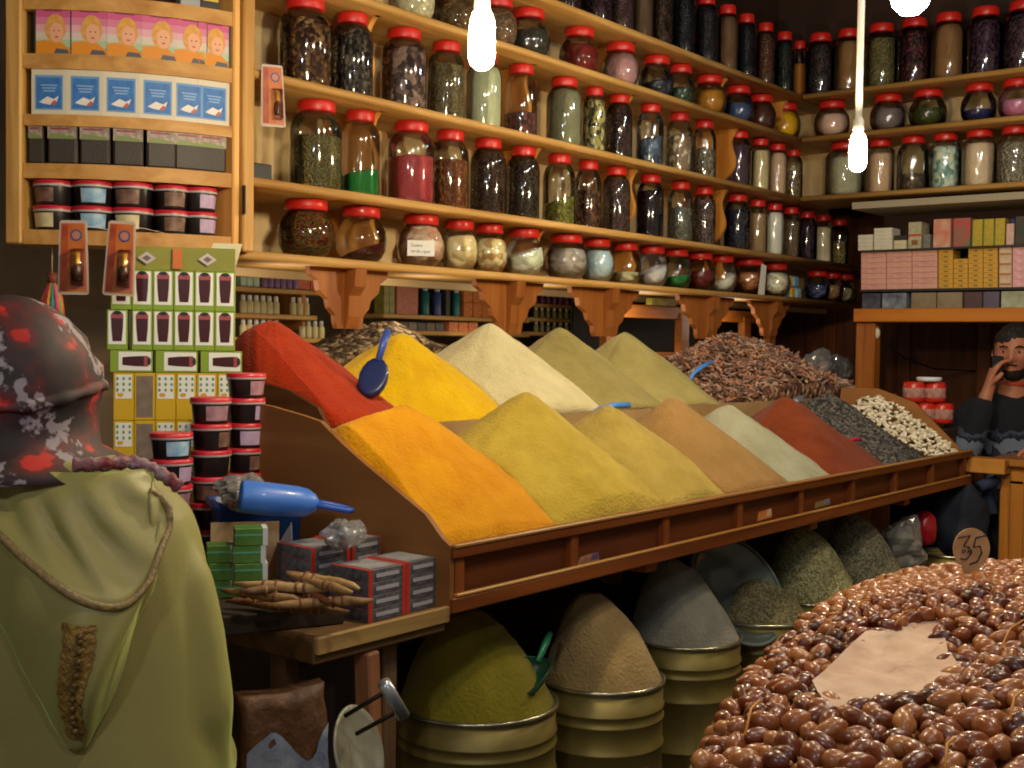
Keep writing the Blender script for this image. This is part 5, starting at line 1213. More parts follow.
# ------------------------------------------------------------------ goods on the ledge of the back wall
b = MB(); b.box((5.42, .35, 1.648), (.3, 3.75, .06), wood('b06014', 'd08428', 'y', .45), .004); tag(b.build('wooden_ledge'), 'thick orange-brown wooden ledge across the back alcove', 'ledge')
b = MB(); b.box((5.45, .35, 1.762), (.22, 3.75, .01), M('26221e', .6), 0); tag(b.build('shelf_board'), 'thin dark shelf carrying the pink and yellow cartons', 'shelf')
b = MB(); b.box((5.45, .35, 1.943), (.22, 3.75, .008), M('26221e', .6), 0); tag(b.build('shelf_board'), 'thin dark shelf above the pink and yellow cartons', 'shelf')
b = MB(); b.box((5.44, .35, 2.14), (.42, 3.75, .03), M('a0947c', .8), 0); tag(b.build('soffit_panel'), 'grey-beige panel under the lowest back wall shelf', 'panel')
b = MB(); b.box((5.62, .35, 1.9), (.02, 3.75, .45), M('3a2218', .8), 0); tag(b.build('backing_board'), 'dark brown board behind the cartons on the ledge', 'panel')
BX = 5.37
def rbox(px0, px1, z, h, c1, c2, label, group=None, sc=60, X=BX, dp=.1, name='carton', cat='box', extra=None):
    y0, y1 = YatX(px0, X, z), YatX(px1, X, z); wd = y0-y1; b = MB(); b.box((dp/2, 0, h/2), (dp, wd, h), M(c1, .5, var=(sc, c2)), .001)
    if extra: extra(b, wd, h)
    return tag(b.build(name, None, (X, (y0+y1)/2, z+.0005)), label, cat, group)
zp = 1.768
for c in range(3):
    for r in range(7):
        pa = 861+c*25.6; rbox(pa, pa+25, zp+r*.0245, .0238, 'd89a90' if (r+c) % 3 else 'd08a8c', 'e0ac98', 'flat pink carton, %s column from the left, %s' % (ORD[c], 'bottom row' if r == 0 else 'top row' if r == 6 else ORD[r]+' row up'), 'flat pink cartons on the back ledge', 70)
for c in range(4):
    for r in range(8):
        if (c == 1 and r == 7) or (c == 1 and r == 6): continue
        pa = 938.5+c*14.9; rbox(pa, pa+14.4, zp+r*.0214, .0208, 'c8922c', 'd8a840', 'small yellow carton, %s column from the left, %s' % (ORD[c], 'bottom row' if r == 0 else 'top row' if r == 7 else ORD[r]+' row up'), 'small yellow cartons on the back ledge', 140, extra=lambda b, wd, h: b.box((-.0004, 0, h*.5), (.0008, wd*.3, h*.3), M('7a6a1c', .5), 0))
for r in range(4): rbox(999, 1011.5, zp+r*.043, .0425, 'dcc4a8', 'cca888', 'cream carton with a brown band right of the yellow ones, %s from the bottom' % ORD[r], 'cream cartons on the back ledge', 60, extra=lambda b, wd, h: b.box((-.0004, 0, h*.3), (.0008, wd*.9, h*.22), M('b07a34', .5), 0))
for r in range(5): rbox(1012.5, 1036, zp+r*.034, .0335, 'd8949c', 'e8b8b8', 'pink and white carton in the rightmost stack of the ledge, %s from the bottom' % ORD[r], 'pink and white cartons on the back ledge', 60)
z2 = 1.949
for r in range(4): rbox(858, 872.5, z2+r*.018, .0175, 'cfc8b0', 'ded8c4', 'flat cream carton, %s from the bottom of the leftmost upper stack' % ORD[r], 'flat cream cartons on the upper shelf', 20)
for r in range(6): rbox(874, 892, z2+r*.0165, .016, 'd4cdb8', 'e2dcc8', 'flat off-white carton, %s from the bottom of the second upper stack' % ORD[r], 'flat off-white cartons on the upper shelf', 20)
for r in range(2): rbox(894, 906, z2+r*.02, .0195, 'cfc49c', 'dcd4b0', 'flat pale yellow carton, %s of the low stack' % ('lower', 'upper')[r], 'flat pale cartons on the upper shelf', 20)
rbox(894, 907, z2+.042, .02, '241c1c', '3c3030', 'flat black carton on top of the low pale stack')
rbox(908, 921, z2, .118, 'c8c0a0', 'a09a78', 'upright cream carton with a red band', extra=lambda b, wd, h: (b.box((-.0004, 0, h*.5), (.0008, wd, h*.08), M('c0482c', .5), 0), b.box((-.0004, 0, h*.22), (.0008, wd*.5, h*.2), M('8a5a30', .5), 0)))
rbox(923, 930, z2, .06, '6c6c64', '8a8a80', 'small grey packet right of the banded cream carton')
rbox(933, 950, z2, .125, 'd07c58', 'd8b0a0', 'upright orange and silver carton on the upper shelf', None, 22)
rbox(953, 970, z2, .125, 'c04a48', '507a5c', 'upright red and dark green carton on the upper shelf', None, 14)
for i in range(3): rbox(971.5+i*11.2, 982+i*11.2, z2, .115, 'a89a24', 'c8a82c', 'upright yellow-green carton, %s of three on the upper shelf' % ORD[i], 'yellow-green cartons on the upper shelf', 60, extra=lambda b, wd, h: b.box((-.0004, wd*.44, h*.5), (.0008, wd*.12, h), M('5a7a34', .5), 0))
rbox(1006, 1013.5, z2, .09, 'd8b8a8', 'c89a90', 'pale pink bottle with a dark blue cap', None, 30, name='bottle', cat='bottle', extra=lambda b, wd, h: b.box((.05, 0, h+.013), (.03, wd*.8, .026), M('1c2468', .4), .003))
rbox(1015, 1040, z2, .12, '1c3a24', '48302a', 'dark green and red carton at the right end of the upper shelf', None, 30)
z3 = 1.679
for i, (a, c_, c1, c2, nm) in enumerate(((862, 880, '2c2c38', '54586c', 'dark blue shiny'), (882, 906, '484c58', '8c98a8', 'grey-blue shiny'), (911, 936, '8a7c64', '78694f', 'plain beige'), (937, 962, '8f8168', '7c6d54', 'beige mottled'), (964, 982, '54383c', '3a3034', 'dark maroon'), (983, 999, '5c5064', '484458', 'dark violet'), (1001, 1030, '8a9074', 'b0b498', 'pale green'))):
    rbox(a, c_, z3, .07, c1, c2, nm+' packet lying on the wooden ledge under the dark shelf', None, 25, 5.34, .14, 'packet', 'packet')
# alcove posts
for (X, Y) in ((5.34, 2.18), (5.34, -.9)):
    b = MB(); b.box((X, Y, .81), (.07, .09, 1.61), wood('8a4c18', 'b87028', 'z', .45), .004); tag(b.build('wooden_post'), 'square brown post holding the %s end of the wooden ledge' % ('far' if Y > 0 else 'near'), 'post')
b = MB(); b.tube([onX(872, 336, 5.35), onX(905, 355, 5.7)+Vector((0, 0, -.015)), onX(935, 369, 6.1), onX(975, 371, 6.36)], .004, M('1c1410', .6), 6); tag(b.build('cable'), 'thin dark cable sagging across the alcove', 'cable')
b = MB(); b.ball(tuple(onX(876, 333, 5.33)), (.014, .02, .028), M('d8d0b0', .7), 10, 8); tag(b.build('garlic_bulb'), 'small pale garlic-like bulb hanging by the alcove post', 'garlic')
# red packs behind the white pods
rp = at(0, 1)
def redpack(px, py, d, label):
    g = at(px, d); z = 1.5-(py-356)*d/FPX; b = MB(); b.lathe([(.04, 0), (.043, .01), (.043, .07), (.038, .08), (.001, .082)], M('c42a1c', .3), 20, cap0=True); b.lathe([(.0435, .018), (.0438, .02), (.0438, .055), (.0435, .057)], M('c8a098', .4, var=(40, '8c4a40')), 20)
    tag(b.build('red_tin', None, (g.x, g.y, z)), label, 'tin', 'red tins behind the white pods')
for px, py, lb in ((914, 409, 'top left of the red tins stacked behind the white pods'), (935, 409, 'top right of the red tins stacked behind the white pods'), (925, 430, 'lower left red tin behind the white pods'), (943, 430, 'lower right red tin behind the white pods')): redpack(px, py, 4.9, lb)
g = at(930, 4.9); b = MB(); b.lathe([(.042, 0), (.048, .004), (.05, .014), (.046, .018), (.001, .018)], M('d8dce0', .4), 20, cap0=True); tag(b.build('saucer', None, (g.x-.01, g.y, 1.5-(409-356)*4.9/FPX+.083)), 'white plastic lid on top of the red tins', 'lid')
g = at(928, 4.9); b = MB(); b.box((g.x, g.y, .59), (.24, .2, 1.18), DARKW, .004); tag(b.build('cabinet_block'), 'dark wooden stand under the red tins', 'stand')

# ------------------------------------------------------------------ counter at the right edge
cn_ = thing('wooden_counter', 'golden brown wooden counter with panelled side at the right edge', 'counter')
CW = wood('96581c', 'c0802e', 'z', .45)
b = MB(); b.box((4.86, .95, .53), (.26, .9, 1.06), CW, .005); b.build('body', cn_)
b = MB(); b.box((4.86, .95, 1.075), (.32, .98, .03), wood('7a4a20', 'a06a30', 'y', .4), .006); b.build('top', cn_)
for (y0_, y1_) in ((.95, 1.36), (.55, .9)):
    b = MB()
    b.box((4.727, (y0_+y1_)/2, 1.02), (.012, y1_-y0_, .05), CW, .003); b.box((4.727, (y0_+y1_)/2, .1), (.012, y1_-y0_, .06), CW, .003)
    b.box((4.727, y0_+.025, .56), (.012, .05, .9), CW, .003); b.box((4.727, y1_-.025, .56), (.012, .05, .9), CW, .003); b.build('panel_frame', cn_)
b = MB(); b.box((4.70, 1.44, 1.062), (.1, .16, .055), M('c0822c', .6, var=(12, 'a86c22')), .003); b.prism([(4.66, 1.045), (4.72, 1.07), (4.725, 1.08), (4.67, 1.06)], 1.358, 1.36, M('5a2c14', .6), 'y'); b.build('corner_block', cn_)
# ------------------------------------------------------------------ hanging bulbs
def bulb(x, y, z, power, cable_r, cmat, label, top=3.31):
    t = thing('hanging_bulb', label, 'lamp', (x, y, z), 0, None)
    b = MB(); prof = [(.012, .05), (.017, .045), (.022, .03), (.0235, .0), (.0235, -.03), (.02, -.045), (.011, -.053), (.001, -.055)]
    b.lathe(prof, glow((1, .80, .50), power), 20, cap0=True); b.build('glass_envelope', t)
    b = MB(); b.lathe([(.012, .045), (.0145, .052), (.0145, .085), (.009, .095)], M('c8c4bc', .4), 16, cap0=True, cap1=True); b.build('socket', t)
    b = MB(); b.tube([(0, 0, .09), (0, 0, (top-z)*.5), (0, 0, top-z)], cable_r, cmat, 10); b.build('cable', t)
bulb(1.655, 1.40, 2.04, 560, .0035, M('c8b890', .5), 'bright bulb hanging before the jar shelves, nearer of two')
bulb(3.205, 1.35, 2.04, 560, .0095, M('e8e8e4', .4), 'bright bulb on a thick white cord near the shelf corner')
t = thing('ceiling_lamp', 'cold white lamp at the top right above the back shelf', 'lamp', (3.83, 1.45, 2.625))
b = MB(); b.lathe([(.001, -.06), (.03, -.055), (.055, -.03), (.062, 0)], glow((.72, .86, 1), 60), 24); b.build('globe', t)
b = MB(); b.lathe([(.065, 0), (.065, .02), (.02, .05), (.02, .68)], M('d0d0d0', .4), 24, cap0=True, cap1=True); b.build('mount', t)
# ------------------------------------------------------------------ people
def skin_body(name, J, E_, mat, parent, root, sub=2, loc=None):
    """one continuous surface grown round a joint graph: J = {joint: (x, y, z, r)}"""
    me = bpy.data.meshes.new(name); bm = bmesh.new(); sk = bm.verts.layers.skin.verify(); V = {}
    for k, (x, y, z, r) in J.items():
        v = bm.verts.new((x, y, z)); V[k] = v
        v[sk].radius = (r, r) if not isinstance(r, tuple) else r
        v[sk].use_root = (k == root)
    for a, c in E_: bm.edges.new((V[a], V[c]))
    bm.to_mesh(me); bm.free(); me.materials.append(mat)
    o = bpy.data.objects.new(name, me); C.objects.link(o); o.parent = parent
    s = o.modifiers.new('skin', 'SKIN'); s.use_smooth_shade = True; s.branch_smoothing = .6
    m = o.modifiers.new('sub', 'SUBSURF'); m.levels = sub; m.render_levels = sub
    return o
def chain(J, E_, pts, names, start):
    prev = start
    for n, p in zip(names, pts): J[n] = p; E_.append((prev, n)); prev = n
def hand(J, E_, wrist, d, palm_n, side, curl, pre, s=1.0):
    """palm and five unequal fingers; d = direction of the hand, palm_n = palm normal, side = toward the thumb"""
    w = Vector(J[wrist][:3]); d = Vector(d).normalized(); n = Vector(palm_n).normalized(); t = Vector(side).normalized()
    pc = w+d*.045*s; J[pre+'palm'] = (*pc, .021*s); E_.append((wrist, pre+'palm'))
    for i, (off, ln) in enumerate(((.028, .068), (.0095, .076), (-.009, .070), (-.026, .055))):
        k = w+d*.085*s+t*off*s; J[f'{pre}k{i}'] = (*k, .0105*s); E_.append((pre+'palm', f'{pre}k{i}'))
        ang = curl*(.55+.08*i); p = k; prev = f'{pre}k{i}'
        for j, fr in enumerate((.45, .32, .23)):
            a = ang*(j+1); p = p+(d*math.cos(a)+n*math.sin(a))*ln*fr*s; J[f'{pre}f{i}{j}'] = (*p, (.0088-.0008*j)*s); E_.append((prev, f'{pre}f{i}{j}')); prev = f'{pre}f{i}{j}'
    p = w+d*.03*s+t*.022*s; J[pre+'t0'] = (*p, .012*s); E_.append((pre+'palm', pre+'t0'))
    q = p+(t*.75+d*.6+n*.35).normalized()*.034*s; J[pre+'t1'] = (*q, .0105*s); E_.append((pre+'t0', pre+'t1'))
    q = q+(t*.2+d*.9+n*.5).normalized()*.026*s; J[pre+'t2'] = (*q, .009*s); E_.append((pre+'t1', pre+'t2'))
def g2(x, z, cx, cz, sx, sz): return math.exp(-((x-cx)/sx)**2-((z-cz)/sz)**2)
def head_mesh(mat, seg=48, rings=40, lips=None):
    b = MB()
    def j(p):
        x, y, z = p
        if z < 0: k = (-z/.115); x *= 1-.30*k**1.6; y = y*(1-.10*k) if y < 0 else y*(1-.35*k)
        if y < 0:
            f = min(1, -y/.04)
            y -= f*(.024*g2(x, z, 0, -.016, .011, .014)+.014*g2(x, z, 0, .006, .008, .022)+.006*g2(x, z, -.011, -.02, .007, .007)+.006*g2(x, z, .011, -.02, .007, .007))
            y += f*.012*(g2(x, z, -.031, .014, .016, .011)+g2(x, z, .031, .014, .016, .011))
            y -= f*.006*(g2(x, z, -.03, .034, .022, .008)+g2(x, z, .03, .034, .022, .008))
            y -= f*(.008*g2(x, z, 0, -.047, .022, .006)+.008*g2(x, z, 0, -.060, .018, .006)); y += f*.005*g2(x, z, 0, -.0535, .024, .003)
            y -= f*.012*g2(x, z, 0, -.09, .022, .018); y -= f*.006*(g2(x, z, -.045, -.012, .018, .018)+g2(x, z, .045, -.012, .018, .018))
        return Vector((x, y, z))
    b.ball((0, 0, 0), (.077, .094, .117), mat, seg, rings, jit=j)
    for s in (-1, 1): b.ball((s*.077, .008, -.004), (.009, .018, .031), mat, 12, 10, R=Matrix.Rotation(s*.35, 3, 'Z'))
    return b

# ---- man on the telephone behind the counter
SK = M('a0644a', .55, var=(14, 'b07458'), bmp=(60, .1, .002)); SWD = M('11131c', .9, var=(9, '1c2030'), bmp=(120, .3, .004))
mp = at(1012, 4.98); HZ = 1.5-(359-357)*4.98/FPX
mn = thing('person', 'bearded man in a dark patterned sweater holding a phone to his face', 'person', (mp.x, mp.y, 0), math.atan2(RT.y, RT.x)-.15)
mn['group'] = 'people'
# local frame: x to the picture's right, y away from the camera
J = {'pelvis': (.05, .06, .80, .13), 'waist': (.04, .05, .95, .125), 'chest': (.03, .04, 1.12, .14), 'upper': (.02, .03, 1.24, .12), 'neck': (.01, .02, 1.335, .055), 'skull': (.0, .0, 1.44, .06)}
E_ = [('pelvis', 'waist'), ('waist', 'chest'), ('chest', 'upper'), ('upper', 'neck'), ('neck', 'skull')]
armR = [(-.15, .04, 1.25, .05), (-.235, .02, 1.10, .044), (-.22, -.1, 1.02, .045), (-.165, -.13, 1.2, .038), (-.125, -.135, 1.335, .028)]
armL = [(.19, .04, 1.25, .05), (.27, -.02, 1.08, .044), (.25, -.12, 1.0, .045), (.14, -.24, 1.06, .036), (.07, -.28, 1.10, .028)]
JB, EB = {k: (v[0], v[1], v[2], v[3]*(.8 if k not in ('neck', 'skull') else 1)) for k, v in J.items()}, list(E_)
chain(JB, EB, [(a, b_, c_, r*(.8 if i_ < 3 else 1)) for i_, (a, b_, c_, r) in enumerate(armR)], ['sr', 'ur', 'er', 'fr', 'wr'], 'upper'); chain(JB, EB, [(a, b_, c_, r*(.8 if i_ < 3 else 1)) for i_, (a, b_, c_, r) in enumerate(armL)], ['sl', 'ul', 'el', 'fl', 'wl'], 'upper')
hand(JB, EB, 'wr', (.25, .12, 1), (.9, .3, -.1), (.1, -1, .1), 1.0, 'r', 1.05); hand(JB, EB, 'wl', (-.8, -.4, -.1), (0, .3, -1), (-.2, .2, 1), .8, 'l', 1.05)
for s, n_ in ((-1, 'R'), (1, 'L')):
    chain(JB, EB, [(.05+s*.1, -.02, .78, .085), (.05+s*.11, -.06, .45, .055), (.05+s*.11, -.03, .3, .05), (.05+s*.11, .0, .09, .04), (.05+s*.11, -.12, .045, .035)], [n_+'h', n_+'k', n_+'s', n_+'a', n_+'t'], 'pelvis')
skin_body('body', JB, EB, SK, mn, 'pelvis')
JC, EC = {k: (v[0], v[1], v[2], v[3]+.012) for k, v in J.items() if k not in ('skull', 'neck')}, [('pelvis', 'waist'), ('waist', 'chest'), ('chest', 'upper')]
JC['collar'] = (.01, .02, 1.345, .068); EC.append(('upper', 'collar'))
chain(JC, EC, [(a, b_, c_, r+.022) for a, b_, c_, r in armR[:-1]]+[(-.13, -.135, 1.31, .04)], ['sr', 'ur', 'er', 'fr', 'wr'], 'upper'); chain(JC, EC, [(a, b_, c_, r+.022) for a, b_, c_, r in armL], ['sl', 'ul', 'el', 'fl', 'wl'], 'upper')
m, nt, bb = newmat('sweater'); v = coords(nt)
sx_ = N(nt, 'ShaderNodeSeparateXYZ'); nt.links.new(v, sx_.inputs[0])
wv = N(nt, 'ShaderNodeTexNoise'); wv.inputs['Scale'].default_value = 26; nt.links.new(v, wv.inputs['Vector'])
ad = N(nt, 'ShaderNodeMath', operation='MULTIPLY_ADD'); ad.inputs[1].default_value = .10; nt.links.new(wv.outputs[0], ad.inputs[0]); nt.links.new(sx_.outputs[2], ad.inputs[2])
mr = N(nt, 'ShaderNodeMapRange'); mr.inputs[1].default_value = .85; mr.inputs[2].default_value = 1.45; nt.links.new(ad.outputs[0], mr.inputs[0])
r = N(nt, 'ShaderNodeValToRGB'); r.color_ramp.interpolation = 'CONSTANT'; e = r.color_ramp.elements
e[0].position = 0; e[0].color = hx('12141e'); e[1].position = .99; e[1].color = hx('12141e')
for p_, c_ in ((.22, '5c6478'), (.30, '1c2030'), (.36, '8c94a4'), (.41, '242a3c'), (.47, '6c7488'), (.55, '1a1e2c'), (.585, '3c4458'), (.62, '12141e')): x_ = e.new(p_); x_.color = hx(c_)
nt.links.new(mr.outputs[0], r.inputs[0]); nt.links.new(r.outputs[0], bb.inputs['Base Color']); bb.inputs['Roughness'].default_value = .95
skin_body('sweater', JC, EC, m, mn, 'pelvis')
JT, ET = {'p': (.05, .06, .78, .145)}, []
for s, n_ in ((-1, 'R'), (1, 'L')): chain(JT, ET, [(.05+s*.1, -.02, .78, .1), (.05+s*.11, -.06, .45, .075), (.05+s*.11, -.03, .3, .07), (.05+s*.11, .0, .12, .06)], [n_+'h', n_+'k', n_+'s', n_+'a'], 'p')
skin_body('trousers', JT, ET, M('1a1e2a', .9), mn, 'p')
hb = head_mesh(SK); hd = hb.build('head', mn, (0, -.02, HZ-.008)); hd.rotation_euler = (.05, 0, -.35)
b = MB()
for s in (-1, 1): b.ball((s*.031, -.0715, .013), (.0125, .0095, .006), M('a89a90', .3), 14, 10)
for s in (-1, 1): b.ball((s*.031-.002, -.0805, .013), (.0055, .003, .0052), M('1c100a', .2), 10, 8)
b.build('eyes', hd)
b = MB()
for s in (-1, 1): b.tube([(s*.014, -.094, .031), (s*.03, -.094, .037), (s*.048, -.078, .032)], [.0025, .0042, .002], M('140c08', .8), 6)
b.build('eyebrows', hd)
HAIR = M('0e0a08', .7, bmp=(90, .8, .01), var=(40, '1c1410'))
b = MB()
def hj(p):
    x, y, z = p; lim = .045+.012*math.sin(x*40)
    if y < 0 and z < lim: y = max(y, -.03); z = z if y > -.02 else max(z, lim-.02)
    if z < -.05: z = -.05+(z+.05)*.2
    return Vector((x, y, z))+Vector((x, y, z)).normalized()*.006*fbm((x*40, y*40, z*40))
b.ball((0, .008, .012), (.083, .100, .118), HAIR, 72, 54, jit=hj); b.build('hair', hd)
b = MB(); rows_ = []
def headpt(a, zz, off):   # follows the jaw
    k = max(0, -zz/.115); sx = .077*math.sqrt(max(0, 1-(zz/.117)**2))*(1-.30*k**1.6); sy = .094*math.sqrt(max(0, 1-(zz/.117)**2))*(1-.10*k)
    return Vector(((sx+off)*math.sin(a), -(sy+off+.010*math.exp(-(math.sin(a)*sx/.022)**2-((zz+.09)/.02)**2))*math.cos(a), zz))
for k_ in range(9):
    t = k_/8; ring = []
    for i in range(25):
        a = -1.55+3.1*i/24; top = -.062-.0*abs(a)+.05*max(0, abs(a)-.55); z = top+( -.108-top)*t; ring.append(headpt(a, z, .0035+.003*math.sin(i*2.1+k_)*.3))
    rows_.append(ring)
BRD = M('1a100a', .85, bmp=(120, 1, .006), var=(60, '2c1c12')); b.loft(rows_, BRD, closed=False)
rows_ = []
for k_ in range(3):
    ring = []
    for i in range(9): a = -.3+.6*i/8; q = headpt(a, -.036-.003*k_-.004*abs(a)*3, .007+.004*math.cos(a*4)); ring.append(q)
    rows_.append(ring)
b.loft(rows_, BRD, closed=False); b.build('beard', hd)
b = MB(); b.lathe([(.056, 1.352), (.062, 1.36), (.06, 1.37), (.052, 1.366)], M('a83c1c', .8), 24, c=(.01, .015, .0)); b.build('undershirt_collar', mn)
wpos = Vector(JB['rpalm'][:3]); ph = put('mobile_phone', None, None)
b = MB(); b.box((0, 0, 0), (.016, .045, .10), M('0c0c10', .25), .004); b.box((-.0085, 0, .012), (.001, .036, .06), M('1c2028', .15), .0005)
bpy.data.objects.remove(ph); R4 = Matrix.Translation(mp)@Matrix.Rotation(math.atan2(RT.y, RT.x)-.15, 4, 'Z'); q = R4 @ (wpos+Vector((.026, .012, .045)))
tag(b.build('mobile_phone', None, tuple(q), .4), 'small black mobile phone held to the bearded man\'s cheek', 'phone')
b = MB(); b.lathe([(.001, .66), (.16, .66), (.17, .64), (.17, .62), (.001, .61)], OAK, 28, c=(mp.x+.06, mp.y+.02, 0))
for k_ in range(4): a = PI/4+k_*PI/2; b.tube([(mp.x+.06+.13*math.cos(a), mp.y+.02+.13*math.sin(a), .62), (mp.x+.06+.19*math.cos(a), mp.y+.02+.19*math.sin(a), 0)], .017, OAK, 8)
tag(b.build('stool'), 'tall wooden stool under the bearded man', 'stool')

# ---- woman in a hooded robe, seen from behind
WD = 1.45; K = WD/FPX
wp = at(75, WD)
wm = thing('person', 'woman in an olive green hooded robe and flowered headscarf, seen from behind', 'person', (wp.x, wp.y, 0), math.atan2(RT.y, RT.x)); wm['group'] = 'people'
def lx(px, d=1.34): return (px-512)/FPX*d+437/FPX*WD
def lz(py, d=1.34): return 1.5-(py-349)*d/FPX
J = {'pelvis': (0, .06, .88, .12), 'waist': (0, .06, 1.02, .10), 'chest': (0, .06, 1.16, .11), 'upper': (-.015, .07, 1.24, .075), 'neck': (-.06, .085, 1.345, .045), 'head': (-.11, .10, 1.43, .07), 'crown': (-.112, .10, 1.47, .062)}
E_ = [('pelvis', 'waist'), ('waist', 'chest'), ('chest', 'upper'), ('upper', 'neck'), ('neck', 'head'), ('head', 'crown')]
aR = [(.09, .06, 1.24, .04), (.11, .06, 1.1, .036), (.112, .09, .95, .032), (.085, .2, .91, .028), (.06, .30, .93, .022)]
aL = [(-.09, .06, 1.24, .04), (-.15, .06, 1.1, .036), (-.152, .09, .95, .032), (-.125, .2, .91, .028), (-.10, .30, .93, .022)]
chain(J, E_, aR, ['sr', 'ur', 'er', 'fr', 'wr'], 'upper'); chain(J, E_, aL, ['sl', 'ul', 'el', 'fl', 'wl'], 'upper')
hand(J, E_, 'wr', (-.3, 1, 0), (-.5, 0, -1), (-.6, .1, .6), .9, 'r', .92); hand(J, E_, 'wl', (.3, 1, 0), (.5, 0, -1), (.6, .1, .6), .9, 'l', .92)
for s, n_ in ((-1, 'R'), (1, 'L')): chain(J, E_, [(s*.085, .06, .85, .08), (s*.095, .05, .47, .055), (s*.1, .07, .09, .035), (s*.11, .2, .03, .03)], [n_+'h', n_+'k', n_+'a', n_+'t'], 'pelvis')
skin_body('body', J, E_, M('9c6a4c', .6), wm, 'pelvis')
m, nt, bb = newmat('robe_cloth'); v = coords(nt)
n1 = N(nt, 'ShaderNodeTexNoise'); n1.inputs['Scale'].default_value = 3; n1.inputs['Detail'].default_value = 4; nt.links.new(v, n1.inputs['Vector'])
nt.links.new(ramp(nt, n1.outputs[0], [(.3, '7e7642'), (.7, '938a52')]), bb.inputs['Base Color'])
bb.inputs['Roughness'].default_value = .5; bb.inputs['Sheen Weight'].default_value = .7; bb.inputs['Sheen Tint'].default_value = hx('b4c878'); bb.inputs['Specular IOR Level'].default_value = .4
n2 = N(nt, 'ShaderNodeTexNoise'); n2.inputs['Scale'].default_value = 260; nt.links.new(v, n2.inputs['Vector']); bump(nt, bb, n2.outputs[0], .15, .002)
ROBE = m
TR_ = [(.02, .27, .24), (.2, .25, .22), (.5, .225, .19), (.8, .20, .17), (.95, .165, .152), (1.05, .15, .14), (1.14, .142, .135), (1.2, .134, .13), (1.25, .124, .122), (1.285, .114, .112), (1.312, .10, .098), (1.334, .085, .078), (1.35, .058, .06)]
def robe_r(z):
    for (z0, a0, b0), (z1, a1, b1) in zip(TR_, TR_[1:]):
        if z0 <= z <= z1: t = (z-z0)/(z1-z0); return a0+(a1-a0)*t, b0+(b1-b0)*t
    return (TR_[0][1:] if z < TR_[0][0] else TR_[-1][1:])
def backy(x, z):
    a, b_ = robe_r(z); a *= 1.3 if x < 0 else 1; return .06-b_*math.sqrt(max(0.02, 1-min(.98, abs(x)/a)**2.4))
b = MB(); rings = []; n = 64
zz = [.02+(1.35-.02)*i/60 for i in range(61)]
for z in zz:
    a, b_ = robe_r(z); ring = []
    for i in range(n):
        t = 2*PI*i/n; c_, s_ = math.cos(t), math.sin(t); f = (abs(c_)**2.4+abs(s_)**2.4)**(-1/2.4)
        fold = .006*math.sin(t*13+z*3)*max(0, min(1, (1.15-z)*1.6))+.006*fbm((c_*2.2, s_*2.2, z*2.0))
        cx = -.03*max(0, (z-1.28)/.07) if z > 1.28 else 0
        ring.append(Vector(((1.3 if c_ < 0 else 1)*(cx+(a+fold)*c_*f), .06+(b_+fold)*s_*f, z)))
    rings.append(ring)
b.loft(rings, ROBE)
for s in (-1, 1):
    path = [(s*.06, .06, 1.278), (s*.078, .058, 1.24), (s*.098, .058, 1.19), (s*.114, .06, 1.12), (s*.121, .06, 1.04), (s*.115, .085, .96), (s*.10, .16, .91), (s*.085, .235, .90), (s*.075, .265, .905)]
    P = [Vector(p)+Vector((-.04 if s < 0 else 0, 0, 0)) for p in path]; fine = []
    for i in range(len(P)-1):
        for q in range(6): fine.append(P[i].lerp(P[i+1], q/6))
    fine.append(P[-1]); rr = []
    base = [.045, .05, .053, .055, .056, .056, .056, .058, .06]
    for i in range(len(fine)):
        t = i/6; k_ = min(int(t), 7); u = t-k_; rr.append(base[k_]*(1-u)+base[k_+1]*u+.0012*math.sin(i*.6))
    b.tube(fine, rr, ROBE, 20)
rb = b.build('robe', wm)
rm = rb.modifiers.new('join', 'REMESH'); rm.mode = 'VOXEL'; rm.voxel_size = .0065; rm.use_smooth_shade = True
sm = rb.modifiers.new('relax', 'SMOOTH'); sm.iterations = 8; sm.factor = .5
# hood hanging down the back
cordp = [(-38, 520), (-18, 535), (0, 548), (25, 572), (60, 600), (85, 614), (110, 620), (130, 615), (150, 594), (163, 568), (170, 542), (170, 520), (163, 510), (154, 500)]
hemp = [(-50, 560), (-25, 605), (0, 638), (22, 684), (42, 718), (56, 746), (68, 764), (84, 764), (96, 742), (110, 716), (122, 684), (134, 640), (156, 592), (163, 520)]
bul = [.012, .016, .02, .026, .034, .04, .042, .038, .032, .026, .02, .016, .012, .008]
def smooth_pts(pts, m_):
    out = []
    n_ = len(pts)
    for i in range(m_+1):
        t = i/m_*(n_-1); k_ = min(int(t), n_-2); u = t-k_
        p0, p1, p2, p3 = pts[max(0, k_-1)], pts[k_], pts[k_+1], pts[min(n_-1, k_+2)]
        out.append(tuple(.5*((2*b1)+(c1-a1)*u+(2*a1-5*b1+4*c1-d1)*u*u+(3*b1-a1-3*c1+d1)*u**3) for a1, b1, c1, d1 in zip(p0, p1, p2, p3)))
    return out
MM = 56
def onback(px, py, off):
    d = 1.36
    for _ in range(5): d = WD+backy(lx(px, d), lz(py, d))-off
    return lx(px, d), lz(py, d)
CO = smooth_pts([onback(a, c_, .018+d_)+(d_,) for (a, c_), d_ in zip(cordp, bul)], MM); HE = smooth_pts([onback(a, c_, .012) for a, c_ in hemp], MM)
cord3 = [Vector((x, backy(x, z)-.018-d_, z)) for x, z, d_ in CO]
b = MB(); rings = []
